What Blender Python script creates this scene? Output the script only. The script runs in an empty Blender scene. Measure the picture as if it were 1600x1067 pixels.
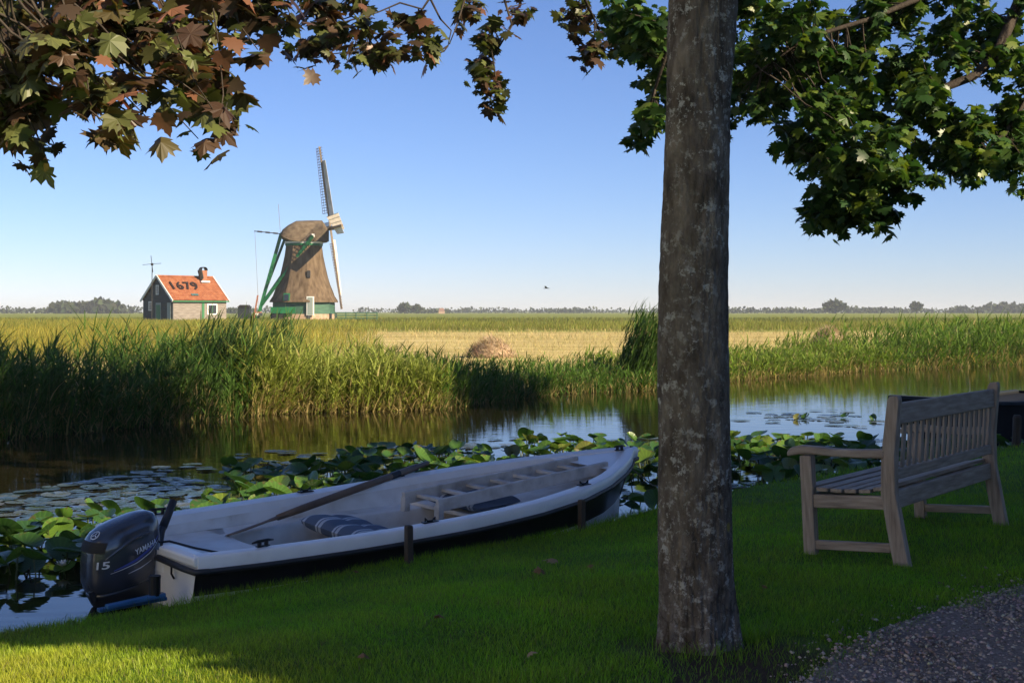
import bpy, bmesh, math, random
import numpy as np
from mathutils import Vector, Matrix, noise as mnoise
from mathutils.bvhtree import BVHTree

random.seed(7)
rng = np.random.default_rng(11)
scene = bpy.context.scene
col = scene.collection
R = math.radians

# ------------------------------------------------------------------ camera
CAM_H = 1.70            # metres above the canal water (z = 0)
FPX = 2100.0            # focal length in photograph pixels (1600 wide)
cam_data = bpy.data.cameras.new("camera")
cam = bpy.data.objects.new("camera", cam_data)
col.objects.link(cam)
cam.location = (0, 0, CAM_H)
cam.rotation_euler = (R(90), 0, 0)
cam_data.sensor_width = 36.0
cam_data.lens = 36.0 * FPX / 1600.0
cam_data.shift_y = -46.5 / 1600.0
cam_data.clip_start = 0.05
cam_data.clip_end = 20000
scene.camera = cam

# ------------------------------------------------------------------ sky and sun
SUN_H = Vector((0.82, -0.57)).normalized()      # horizontal direction towards the sun
SUN_EL = R(30)
world = bpy.data.worlds.new("World")
scene.world = world
world.use_nodes = True
wn = world.node_tree
bg = wn.nodes["Background"]
sky = wn.nodes.new("ShaderNodeTexSky")
sky.sky_type = 'NISHITA'
sky.sun_disc = False
sky.sun_elevation = SUN_EL
sky.sun_rotation = math.atan2(SUN_H.x, SUN_H.y)
sky.altitude = 0
sky.air_density = 0.9
sky.dust_density = 0.0
sky.ozone_density = 6.5
wb = wn.nodes.new("ShaderNodeMix"); wb.data_type = 'RGBA'; wb.blend_type = 'MULTIPLY'; wb.inputs["Factor"].default_value = 1.0
wb.inputs["B"].default_value = (1.0, 0.92, 1.06, 1)          # camera white balance, the same all over the sky
wn.links.new(sky.outputs[0], wb.inputs["A"]); wn.links.new(wb.outputs["Result"], bg.inputs[0])
bg.inputs[1].default_value = 0.054

sun_data = bpy.data.lights.new("sun", 'SUN')
sun = bpy.data.objects.new("sun", sun_data)
col.objects.link(sun)
to_sun = Vector((SUN_H.x * math.cos(SUN_EL), SUN_H.y * math.cos(SUN_EL), math.sin(SUN_EL)))
sun.rotation_euler = (-to_sun).to_track_quat('-Z', 'Y').to_euler()
sun.location = (20, -14, 20)
sun_data.energy = 4.6
sun_data.angle = R(0.53)
sun_data.color = (1.0, 0.82, 0.56)

scene.view_settings.view_transform = 'Standard'
scene.view_settings.look = 'None'
scene.view_settings.exposure = 1.32
scene.view_settings.gamma = 1.0
scene.view_settings.use_curve_mapping = False
scene.cycles.use_denoising = True
scene.cycles.max_bounces = 8
scene.cycles.transparent_max_bounces = 8
scene.cycles.sample_clamp_indirect = 6.0
scene.cycles.caustics_reflective = False
scene.cycles.caustics_refractive = False

# ------------------------------------------------------------------ helpers
def tag(o, label=None, cat=None, group=None, kind=None):
    if label: o["label"] = label
    if cat: o["category"] = cat
    if group: o["group"] = group
    if kind: o["kind"] = kind
    return o

def empty(name, loc=(0, 0, 0), rz=0.0):
    o = bpy.data.objects.new(name, None)
    o.empty_display_size = 0.2
    o.location = loc
    o.rotation_euler = (0, 0, rz)
    col.objects.link(o)
    return o

def link_mesh(name, me, mat=None, parent=None):
    o = bpy.data.objects.new(name, me)
    col.objects.link(o)
    if mat is not None and len(me.materials) == 0:
        me.materials.append(mat)
    if parent is not None:
        o.parent = parent            # vertices are given in the parent's space
    return o

class MB:
    """collects shapes; build() links them as one mesh object"""
    def __init__(self):
        self.v = []; self.f = []
    def add(self, vs, fs):
        b = len(self.v)
        self.v.extend([tuple(p) for p in vs])
        self.f.extend([tuple(i + b for i in f) for f in fs])
        return self
    def box(self, c, s, rot=None):
        hx, hy, hz = s[0] / 2, s[1] / 2, s[2] / 2
        vs = [Vector((x, y, z)) for z in (-hz, hz) for y in (-hy, hy) for x in (-hx, hx)]
        if rot is not None:
            vs = [rot @ p for p in vs]
        c = Vector(c)
        return self.add([p + c for p in vs], [(0, 2, 3, 1), (4, 5, 7, 6), (0, 1, 5, 4), (2, 6, 7, 3), (0, 4, 6, 2), (1, 3, 7, 5)])
    def beam(self, p0, p1, w, h, up=(0, 0, 1)):
        p0 = Vector(p0); p1 = Vector(p1); d = (p1 - p0).normalized(); up = Vector(up)
        s = d.cross(up)
        if s.length < 1e-5: s = d.cross(Vector((1, 0, 0)))
        s.normalize(); t = s.cross(d).normalized()
        vs = []
        for p in (p0, p1):
            for a, b in ((-1, -1), (1, -1), (1, 1), (-1, 1)):
                vs.append(p + s * (a * w / 2) + t * (b * h / 2))
        return self.add(vs, [(0, 1, 2, 3), (7, 6, 5, 4), (0, 4, 5, 1), (1, 5, 6, 2), (2, 6, 7, 3), (3, 7, 4, 0)])
    def tube(self, pts, radii, n=8, cap=True):
        pts = [Vector(p) for p in pts]
        if not hasattr(radii, '__len__'): radii = [radii] * len(pts)
        rings = []; ref = None
        for i, p in enumerate(pts):
            a = pts[max(i - 1, 0)]; b = pts[min(i + 1, len(pts) - 1)]
            d = (b - a).normalized()
            if ref is None:
                ref = d.cross(Vector((0, 0, 1)))
                if ref.length < 1e-3: ref = d.cross(Vector((1, 0, 0)))
            ref = (ref - d * ref.dot(d)).normalized()
            q = d.cross(ref)
            rings.append([p + (ref * math.cos(2 * math.pi * k / n) + q * math.sin(2 * math.pi * k / n)) * radii[i] for k in range(n)])
        return self.loft(rings, closed=True, caps=cap)
    def loft(self, rings, closed=True, caps=False):
        n = len(rings[0]); vs = [p for r in rings for p in r]; fs = []
        m = n if closed else n - 1
        for i in range(len(rings) - 1):
            for k in range(m):
                a = i * n + k; b = i * n + (k + 1) % n
                fs.append((a, b, b + n, a + n))
        if caps:
            fs.append(tuple(range(n - 1, -1, -1)))
            fs.append(tuple((len(rings) - 1) * n + k for k in range(n)))
        return self.add(vs, fs)
    def prism(self, poly, h0, h1):
        n = len(poly)
        vs = [(p[0], p[1], h0) for p in poly] + [(p[0], p[1], h1) for p in poly]
        fs = [tuple(range(n - 1, -1, -1)), tuple(range(n, 2 * n))]
        fs += [(k, (k + 1) % n, n + (k + 1) % n, n + k) for k in range(n)]
        return self.add(vs, fs)
    def mesh(self, name, bevel=0.0, smooth=False, segs=2):
        me = bpy.data.meshes.new(name)
        me.from_pydata([tuple(p) for p in self.v], [], self.f)
        bm = bmesh.new(); bm.from_mesh(me)
        bmesh.ops.recalc_face_normals(bm, faces=bm.faces)
        if bevel > 0:
            es = [e for e in bm.edges if len(e.link_faces) == 2 and e.calc_face_angle(0) > 0.5]
            bmesh.ops.bevel(bm, geom=es, offset=bevel, segments=segs, profile=0.5, affect='EDGES')
        bm.to_mesh(me); bm.free()
        if smooth:
            me.polygons.foreach_set('use_smooth', [True] * len(me.polygons))
        return me
    def build(self, name, mat, parent=None, bevel=0.0, smooth=False, segs=2):
        return link_mesh(name, self.mesh(name, bevel, smooth, segs), mat, parent)

def auto_smooth(o, ang=40):
    me = o.data
    me.polygons.foreach_set('use_smooth', [True] * len(me.polygons))
    bm = bmesh.new(); bm.from_mesh(me)
    for e in bm.edges:
        if len(e.link_faces) == 2 and e.calc_face_angle(0) > R(ang): e.smooth = False
    bm.to_mesh(me); bm.free()
    return o

def tri_mesh(name, V, T, mat, parent=None, tint=None, smooth=False):
    me = bpy.data.meshes.new(name)
    V = np.asarray(V, dtype=np.float32); T = np.asarray(T, dtype=np.int32)
    me.vertices.add(len(V)); me.vertices.foreach_set('co', V.ravel())
    me.loops.add(T.size); me.loops.foreach_set('vertex_index', T.ravel())
    me.polygons.add(len(T))
    me.polygons.foreach_set('loop_start', np.arange(0, T.size, 3, dtype=np.int32))
    me.polygons.foreach_set('loop_total', np.full(len(T), 3, dtype=np.int32))
    if smooth: me.polygons.foreach_set('use_smooth', np.ones(len(T), dtype=bool))
    me.update(calc_edges=True)
    if tint is not None:
        at = me.attributes.new('tint', 'FLOAT_COLOR', 'POINT')
        c = np.ones((len(V), 4), dtype=np.float32); c[:, :3] = tint
        at.data.foreach_set('color', c.ravel())
    return link_mesh(name, me, mat, parent)

def cat_parts(parts):
    """join (V, T, C) triples"""
    Vs, Ts, Cs, b = [], [], [], 0
    for V, T, C in parts:
        Vs.append(V); Ts.append(T + b); Cs.append(C); b += len(V)
    return np.concatenate(Vs), np.concatenate(Ts), np.concatenate(Cs)

def ribbons(base, az, tilt, bend, length, width, nseg, c0, c1, twist=None, droop_pow=1.0):
    """curved tapering blades; c0 colour at the root, c1 at the tip (N,3)"""
    N = len(base)
    if twist is None: twist = rng.uniform(-0.7, 0.7, N)
    hx = np.cos(az); hy = np.sin(az)
    sa = az + math.pi / 2 + twist
    side = np.stack([np.cos(sa), np.sin(sa), np.zeros(N)], 1)
    p = base.astype(np.float64).copy()
    rows = []; cols = []
    for k in range(nseg + 1):
        s = k / nseg
        w = width * (1.0 - s) ** 0.7 * (1.0 if k else 0.7)
        c = c0 * (1 - s) + c1 * s
        if k < nseg:
            rows += [p - side * w[:, None] / 2, p + side * w[:, None] / 2]; cols += [c, c]
        else:
            rows += [p.copy()]; cols += [c]
        if k < nseg:
            th = tilt + bend * ((k + 0.5) / nseg) ** droop_pow
            st = np.sin(th)
            p = p + np.stack([hx * st, hy * st, np.cos(th)], 1) * (length / nseg)[:, None]
    nv = 2 * nseg + 1
    V = np.stack(rows, 1).reshape(-1, 3); C = np.stack(cols, 1).reshape(-1, 3)
    t = []
    for k in range(nseg):
        a = 2 * k
        if k < nseg - 1: t += [(a, a + 1, a + 3), (a, a + 3, a + 2)]
        else: t += [(a, a + 1, a + 2)]
    T = (np.arange(N)[:, None, None] * nv + np.array(t)[None]).reshape(-1, 3)
    return V, T, C

def stamp(tv, tt, pos, rot, scale, colr):
    """copies of a small template: pos (N,3), rot (N,3,3), scale (N,), colr (N,3)"""
    N = len(pos); k = len(tv)
    V = np.einsum('nij,kj->nki', rot, tv) * scale[:, None, None] + pos[:, None, :]
    T = (np.arange(N)[:, None, None] * k + tt[None]).reshape(-1, 3)
    return V.reshape(-1, 3), T, np.repeat(colr, k, axis=0)

def norm(a):
    return a / np.maximum(np.linalg.norm(a, axis=-1, keepdims=True), 1e-9)

def frames(tip, up):
    """rotation matrices with +Y along tip and +Z near up"""
    y = norm(tip); x = norm(np.cross(y, up)); z = np.cross(x, y)
    return np.stack([x, y, z], axis=2)

def vary(c, n, s=0.15, hue=0.08):
    c = np.array(c)[None] * (1 + rng.normal(0, s, (n, 1)))
    return np.clip(c * (1 + rng.normal(0, hue, (n, 3))), 0.002, 0.95)

# ------------------------------------------------------------------ ground layout
U = np.array([0.70711, 0.70711]); NRM = np.array([0.70711, -0.70711])     # along the canal / away from it
def uo(x, y):
    return 0.70711 * (x + y), 0.70711 * (x - y) + 6.6
def from_uo(u, o):
    o = o - 6.6
    return 0.70711 * (u + o), 0.70711 * (u - o)
EU = np.array([-40, 1, 2.4, 3.0, 3.5, 3.9, 4.7, 5.6, 7.2, 8.4, 9.9, 12.2, 15, 60.])
EE = np.array([-.1, -.1, -.06, -.02, .04, .06, .17, .22, .16, -.12, -.33, -.26, -.2, -.2])
def bank_edge(u):
    return np.interp(u, EU, EE)
ZU = np.array([-40, 2.5, 3.8, 5.2, 8, 12, 60.]); ZE = np.array([.09, .09, .11, .17, .18, .18, .18])
def lawn_z(x, y):
    x = np.asarray(x, float); y = np.asarray(y, float)
    u, o = uo(x, y)
    d = o - bank_edge(u)
    t = np.clip(d / 2.3, 0, 1); t = t * t * (3 - 2 * t)
    ze = np.interp(u, ZU, ZE)
    lip = 1 - np.exp(-np.clip(d, 0, 9) / 0.05)
    z = ze - 0.05 + 0.05 * lip + (0.325 - ze) * t
    z = z + 0.012 * np.sin(1.9 * x + 0.7 * y) * np.sin(1.3 * y - 0.8 * x) * np.clip(d, 0, 1)
    z = z + 0.006 * np.sin(5.1 * x - 2.2 * y) * np.sin(4.3 * y + 1.7 * x) * np.clip(d, 0, 1)
    return z
FAR = np.array([(-30, -2), (-14, 10.2), (-9.5, 14.8), (-6.7, 17.7), (-5.5, 19.8), (-4.0, 22.4), (-1.35, 23.3), (-0.35, 25.4), (0.8, 27.6), (3.2, 29.2),
                (5.35, 33), (8.9, 37.2), (12.6, 40.4), (16.4, 43.4), (30, 55), (70, 90), (140, 150)], float)
FARH = np.array([1.4, 1.3, 1.25, 1.22, 1.20, 1.10, .84, .66, .58, .64, .62, .60, 1.12, 1.18, 1.0, .9, .9])
FAR_ARC = np.concatenate([[0], np.cumsum(np.linalg.norm(np.diff(FAR, axis=0), axis=1))])
def field_z(x, y):
    r = np.hypot(np.asarray(x, float), np.asarray(y, float))
    return 0.20 + 0.2 * np.clip((r - 25) / 60, 0, 1) + 0.03 * np.sin(0.31 * np.asarray(x)) * np.sin(0.23 * np.asarray(y))
# ------------------------------------------------------------------ materials
def new_mat(name):
    m = bpy.data.materials.new(name); m.use_nodes = True
    nt = m.node_tree
    return m, nt, nt.nodes["Principled BSDF"]

def plain(name, c, rough=0.5, metal=0.0, spec=0.5, coat=0.0):
    m, nt, p = new_mat(name)
    p.inputs["Base Color"].default_value = (*c, 1)
    p.inputs["Roughness"].default_value = rough
    p.inputs["Metallic"].default_value = metal
    p.inputs["Specular IOR Level"].default_value = spec
    p.inputs["Coat Weight"].default_value = coat
    return m

def ramp_node(nt, stops):
    r = nt.nodes.new("ShaderNodeValToRGB")
    el = r.color_ramp.elements
    while len(el) < len(stops): el.new(0.5)
    for e, (p, c) in zip(el, stops):
        e.position = p; e.color = (*c, 1) if len(c) == 3 else c
    return r

def noisy(name, stops, scale=5.0, rough=0.7, detail=6.0, stretch=(1, 1, 1), bump=0.0, bump_scale=40.0, bump_stretch=None,
          spec=0.4, rough2=None, coat=0.0, dist=0.02, distort=0.0):
    """base colour from stretched noise, optional second noise as relief"""
    m, nt, p = new_mat(name)
    tc = nt.nodes.new("ShaderNodeTexCoord")
    mp = nt.nodes.new("ShaderNodeMapping"); mp.inputs["Scale"].default_value = stretch
    nt.links.new(tc.outputs["Object"], mp.inputs["Vector"])
    nz = nt.nodes.new("ShaderNodeTexNoise"); nz.inputs["Scale"].default_value = scale; nz.inputs["Detail"].default_value = detail
    nz.inputs["Distortion"].default_value = distort
    nt.links.new(mp.outputs[0], nz.inputs["Vector"])
    rp = ramp_node(nt, stops); nt.links.new(nz.outputs["Fac"], rp.inputs["Fac"])
    nt.links.new(rp.outputs["Color"], p.inputs["Base Color"])
    p.inputs["Roughness"].default_value = rough
    if rough2 is not None:
        mr = nt.nodes.new("ShaderNodeMapRange"); mr.inputs["To Min"].default_value = rough; mr.inputs["To Max"].default_value = rough2
        nt.links.new(nz.outputs["Fac"], mr.inputs["Value"]); nt.links.new(mr.outputs[0], p.inputs["Roughness"])
    p.inputs["Specular IOR Level"].default_value = spec
    p.inputs["Coat Weight"].default_value = coat
    if bump > 0:
        mp2 = nt.nodes.new("ShaderNodeMapping"); mp2.inputs["Scale"].default_value = bump_stretch or stretch
        nt.links.new(tc.outputs["Object"], mp2.inputs["Vector"])
        n2 = nt.nodes.new("ShaderNodeTexNoise"); n2.inputs["Scale"].default_value = bump_scale; n2.inputs["Detail"].default_value = 5
        nt.links.new(mp2.outputs[0], n2.inputs["Vector"])
        b = nt.nodes.new("ShaderNodeBump"); b.inputs["Strength"].default_value = bump; b.inputs["Distance"].default_value = dist
        nt.links.new(n2.outputs["Fac"], b.inputs["Height"]); nt.links.new(b.outputs[0], p.inputs["Normal"])
    return m

def leaf_mat(name, trans=0.4, rough=0.5, spec=0.4, stops=None, trans_gain=(1.2, 1.3, 0.7)):
    """thin plant tissue: colour from the per-leaf tint, or from the object's own random number when stops are given"""
    m, nt, p = new_mat(name)
    if stops is None:
        a = nt.nodes.new("ShaderNodeAttribute"); a.attribute_name = "tint"; c = a.outputs["Color"]
    else:
        oi = nt.nodes.new("ShaderNodeObjectInfo"); rp = ramp_node(nt, stops)
        nt.links.new(oi.outputs["Random"], rp.inputs["Fac"]); c = rp.outputs["Color"]
    nt.links.new(c, p.inputs["Base Color"])
    p.inputs["Roughness"].default_value = rough
    p.inputs["Specular IOR Level"].default_value = spec
    tr = nt.nodes.new("ShaderNodeBsdfTranslucent")
    g = nt.nodes.new("ShaderNodeMix"); g.data_type = 'RGBA'; g.blend_type = 'MULTIPLY'; g.inputs["Factor"].default_value = 1.0
    nt.links.new(c, g.inputs["A"]); g.inputs["B"].default_value = (*trans_gain, 1); nt.links.new(g.outputs["Result"], tr.inputs["Color"])
    mx = nt.nodes.new("ShaderNodeMixShader"); mx.inputs[0].default_value = trans
    out = nt.nodes["Material Output"]
    nt.links.new(p.outputs[0], mx.inputs[1]); nt.links.new(tr.outputs[0], mx.inputs[2]); nt.links.new(mx.outputs[0], out.inputs[0])
    return m

M = {}
M['grass'] = leaf_mat('grass_blades', 0.45, 0.5, 0.32)
M['reed'] = leaf_mat('reed_leaves', 0.38, 0.55, 0.15)
M['straw'] = leaf_mat('straw', 0.2, 0.7, 0.2)
M['leaf'] = leaf_mat('tree_leaves', 0.3, 0.42, 0.45)
M['far_leaf'] = leaf_mat('far_foliage', 0.15, 0.8, 0.1)
M['copper_leaf'] = leaf_mat('copper_leaf', 0.25, 0.42, 0.45, [(0, (.055, .032, .020)), (.25, (.075, .045, .026)), (.4, (.070, .070, .024)), (.7, (.105, .125, .038)), (.9, (.125, .14, .05)), (.94, (.18, .085, .05)), (1, (.20, .09, .055))], (1.6, .9, .5))
M['green_leaf'] = leaf_mat('green_leaf', 0.32, 0.42, 0.45, [(0, (.022, .055, .012)), (.4, (.04, .09, .016)), (.8, (.075, .13, .018)), (1, (.13, .17, .02))])
M['pad'] = leaf_mat('lily_leaf', 0.28, 0.3, 0.5, [(0, (.028, .075, .020)), (.4, (.045, .11, .020)), (.75, (.075, .155, .024)), (.95, (.13, .18, .026)), (1, (.12, .10, .035))])
M['flat_pad'] = leaf_mat('floating_lily_leaf', 0.05, 0.2, 0.6, [(0, (.03, .05, .028)), (.6, (.045, .07, .03)), (1, (.10, .10, .035))])

def add_veins(m, blot=(.10, .075, .03)):
    nt = m.node_tree; p = nt.nodes["Principled BSDF"]; src = p.inputs["Base Color"].links[0].from_socket
    tc = nt.nodes.new("ShaderNodeTexCoord"); sx = nt.nodes.new("ShaderNodeSeparateXYZ"); nt.links.new(tc.outputs["Object"], sx.inputs[0])
    an = nt.nodes.new("ShaderNodeMath"); an.operation = 'ARCTAN2'; nt.links.new(sx.outputs["Y"], an.inputs[0]); nt.links.new(sx.outputs["X"], an.inputs[1])
    ml = nt.nodes.new("ShaderNodeMath"); ml.operation = 'MULTIPLY'; ml.inputs[1].default_value = 2.55; nt.links.new(an.outputs[0], ml.inputs[0])
    fr = nt.nodes.new("ShaderNodeMath"); fr.operation = 'PINGPONG'; fr.inputs[1].default_value = .5; nt.links.new(ml.outputs[0], fr.inputs[0])
    rv = ramp_node(nt, [(0.0, (1.5, 1.5, 1.3)), (.10, (1, 1, 1)), (.5, (.86, .88, .86))]); nt.links.new(fr.outputs[0], rv.inputs["Fac"])
    mx = nt.nodes.new("ShaderNodeMix"); mx.data_type = 'RGBA'; mx.blend_type = 'MULTIPLY'; mx.inputs["Factor"].default_value = 1; nt.links.new(src, mx.inputs["A"]); nt.links.new(rv.outputs["Color"], mx.inputs["B"])
    oi = nt.nodes.new("ShaderNodeObjectInfo"); va = nt.nodes.new("ShaderNodeVectorMath"); va.operation = 'MULTIPLY_ADD'; va.inputs[1].default_value = (1, 1, 1)
    nt.links.new(tc.outputs["Object"], va.inputs[0]); nt.links.new(oi.outputs["Location"], va.inputs[2])
    nz = nt.nodes.new("ShaderNodeTexNoise"); nz.inputs["Scale"].default_value = 5.0; nz.inputs["Detail"].default_value = 6; nt.links.new(va.outputs[0], nz.inputs["Vector"])
    ln = nt.nodes.new("ShaderNodeVectorMath"); ln.operation = 'LENGTH'; nt.links.new(tc.outputs["Object"], ln.inputs[0])
    md = nt.nodes.new("ShaderNodeMath"); md.operation = 'MULTIPLY_ADD'; md.inputs[1].default_value = .55; nt.links.new(ln.outputs["Value"], md.inputs[0]); nt.links.new(nz.outputs["Fac"], md.inputs[2])
    rb = ramp_node(nt, [(.80, (0, 0, 0)), (.90, (.9, .9, .9))]); nt.links.new(md.outputs[0], rb.inputs["Fac"])
    m2 = nt.nodes.new("ShaderNodeMix"); m2.data_type = 'RGBA'; nt.links.new(rb.outputs["Color"], m2.inputs["Factor"]); nt.links.new(mx.outputs["Result"], m2.inputs["A"]); m2.inputs["B"].default_value = (*blot, 1)
    nt.links.new(m2.outputs["Result"], p.inputs["Base Color"])
    b = nt.nodes.new("ShaderNodeBump"); b.inputs["Strength"].default_value = .25; b.inputs["Distance"].default_value = .01; nt.links.new(fr.outputs[0], b.inputs["Height"]); nt.links.new(b.outputs[0], p.inputs["Normal"])
add_veins(M['pad']); add_veins(M['flat_pad'])

M['soil'] = noisy('bank_soil', [(0.3, (.020, .024, .010)), (.6, (.035, .040, .016)), (.8, (.05, .046, .024))], 3.0, 0.95, bump=0.6, bump_scale=60, spec=0.1)
M['field'] = None

# lawn ground, with the worn brown patch by the trunk (its own colour, an irregular patch)
def lawn_material():
    m = noisy('lawn_ground', [(0.3, (.06, .12, .010)), (.55, (.075, .15, .014)), (.8, (.09, .16, .020))], 2.5, 0.95, bump=0.7, bump_scale=70, spec=0.1)
    nt = m.node_tree; p = nt.nodes["Principled BSDF"]
    src = p.inputs["Base Color"].links[0].from_socket
    tc = nt.nodes.new("ShaderNodeTexCoord")
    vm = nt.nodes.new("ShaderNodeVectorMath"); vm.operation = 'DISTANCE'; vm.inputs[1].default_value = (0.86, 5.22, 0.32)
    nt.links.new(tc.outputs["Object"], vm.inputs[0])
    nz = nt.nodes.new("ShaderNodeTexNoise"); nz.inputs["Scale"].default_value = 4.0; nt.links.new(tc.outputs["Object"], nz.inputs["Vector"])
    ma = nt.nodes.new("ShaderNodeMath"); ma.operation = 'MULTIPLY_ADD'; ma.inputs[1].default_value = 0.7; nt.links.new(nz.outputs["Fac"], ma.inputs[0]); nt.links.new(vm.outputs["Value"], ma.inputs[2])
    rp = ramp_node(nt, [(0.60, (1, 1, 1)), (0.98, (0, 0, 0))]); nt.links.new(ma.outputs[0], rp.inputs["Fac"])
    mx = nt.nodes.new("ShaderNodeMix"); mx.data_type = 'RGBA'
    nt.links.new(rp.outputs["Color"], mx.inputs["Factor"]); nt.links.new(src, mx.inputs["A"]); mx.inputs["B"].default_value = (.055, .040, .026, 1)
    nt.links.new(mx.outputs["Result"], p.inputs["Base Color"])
    return m
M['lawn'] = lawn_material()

def field_material():
    m, nt, p = new_mat('field_ground')
    tc = nt.nodes.new("ShaderNodeTexCoord")
    mp = nt.nodes.new("ShaderNodeMapping"); mp.inputs["Scale"].default_value = (0.12, 0.5, 1)
    nt.links.new(tc.outputs["Object"], mp.inputs["Vector"])
    n1 = nt.nodes.new("ShaderNodeTexNoise"); n1.inputs["Scale"].default_value = 1.0; n1.inputs["Detail"].default_value = 9
    nt.links.new(mp.outputs[0], n1.inputs["Vector"])
    straw = ramp_node(nt, [(.3, (.28, .23, .08)), (.5, (.42, .34, .14)), (.7, (.50, .42, .20))])
    green = ramp_node(nt, [(.3, (.10, .13, .025)), (.55, (.17, .20, .04)), (.75, (.26, .25, .07))])
    nt.links.new(n1.outputs["Fac"], straw.inputs["Fac"]); nt.links.new(n1.outputs["Fac"], green.inputs["Fac"])
    sx = nt.nodes.new("ShaderNodeSeparateXYZ"); nt.links.new(tc.outputs["Object"], sx.inputs[0])
    # the mown strip lies between about 28 and 92 m out, the uncut meadow beyond it
    m1 = nt.nodes.new("ShaderNodeMath"); m1.operation = 'MULTIPLY_ADD'; m1.inputs[1].default_value = 14.0
    nt.links.new(n1.outputs["Fac"], m1.inputs[0]); nt.links.new(sx.outputs["Y"], m1.inputs[2])
    mr = nt.nodes.new("ShaderNodeMapRange"); mr.inputs["From Min"].default_value = 92; mr.inputs["From Max"].default_value = 98
    nt.links.new(m1.outputs[0], mr.inputs["Value"])
    mx = nt.nodes.new("ShaderNodeMix"); mx.data_type = 'RGBA'
    nt.links.new(mr.outputs[0], mx.inputs["Factor"]); nt.links.new(straw.outputs["Color"], mx.inputs["A"]); nt.links.new(green.outputs["Color"], mx.inputs["B"])
    nt.links.new(mx.outputs["Result"], p.inputs["Base Color"])
    p.inputs["Roughness"].default_value = 0.95; p.inputs["Specular IOR Level"].default_value = 0.1
    n2 = nt.nodes.new("ShaderNodeTexNoise"); n2.inputs["Scale"].default_value = 3.0; n2.inputs["Detail"].default_value = 6
    nt.links.new(tc.outputs["Object"], n2.inputs["Vector"])
    b = nt.nodes.new("ShaderNodeBump"); b.inputs["Strength"].default_value = 0.8; b.inputs["Distance"].default_value = 0.15
    nt.links.new(n2.outputs["Fac"], b.inputs["Height"]); nt.links.new(b.outputs[0], p.inputs["Normal"])
    return m
M['field'] = field_material()

def water_material():
    m, nt, p = new_mat('canal_water')
    p.inputs["Base Color"].default_value = (.015, .013, .006, 1)
    p.inputs["Roughness"].default_value = 0.03
    p.inputs["IOR"].default_value = 1.33
    tc = nt.nodes.new("ShaderNodeTexCoord")
    mp = nt.nodes.new("ShaderNodeMapping"); mp.inputs["Rotation"].default_value = (0, 0, R(-10)); mp.inputs["Scale"].default_value = (1.0, 2.2, 1)
    nt.links.new(tc.outputs["Object"], mp.inputs["Vector"])
    n1 = nt.nodes.new("ShaderNodeTexNoise"); n1.inputs["Scale"].default_value = 2.2; n1.inputs["Detail"].default_value = 3
    n2 = nt.nodes.new("ShaderNodeTexNoise"); n2.inputs["Scale"].default_value = 0.25; n2.inputs["Detail"].default_value = 2
    nt.links.new(mp.outputs[0], n1.inputs["Vector"]); nt.links.new(tc.outputs["Object"], n2.inputs["Vector"])
    ml = nt.nodes.new("ShaderNodeMath"); ml.operation = 'MULTIPLY'; nt.links.new(n1.outputs["Fac"], ml.inputs[0]); nt.links.new(n2.outputs["Fac"], ml.inputs[1])
    b = nt.nodes.new("ShaderNodeBump"); b.inputs["Strength"].default_value = 0.10; b.inputs["Distance"].default_value = 0.06
    nt.links.new(ml.outputs[0], b.inputs["Height"]); nt.links.new(b.outputs[0], p.inputs["Normal"])
    return m
M['water'] = water_material()

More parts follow.
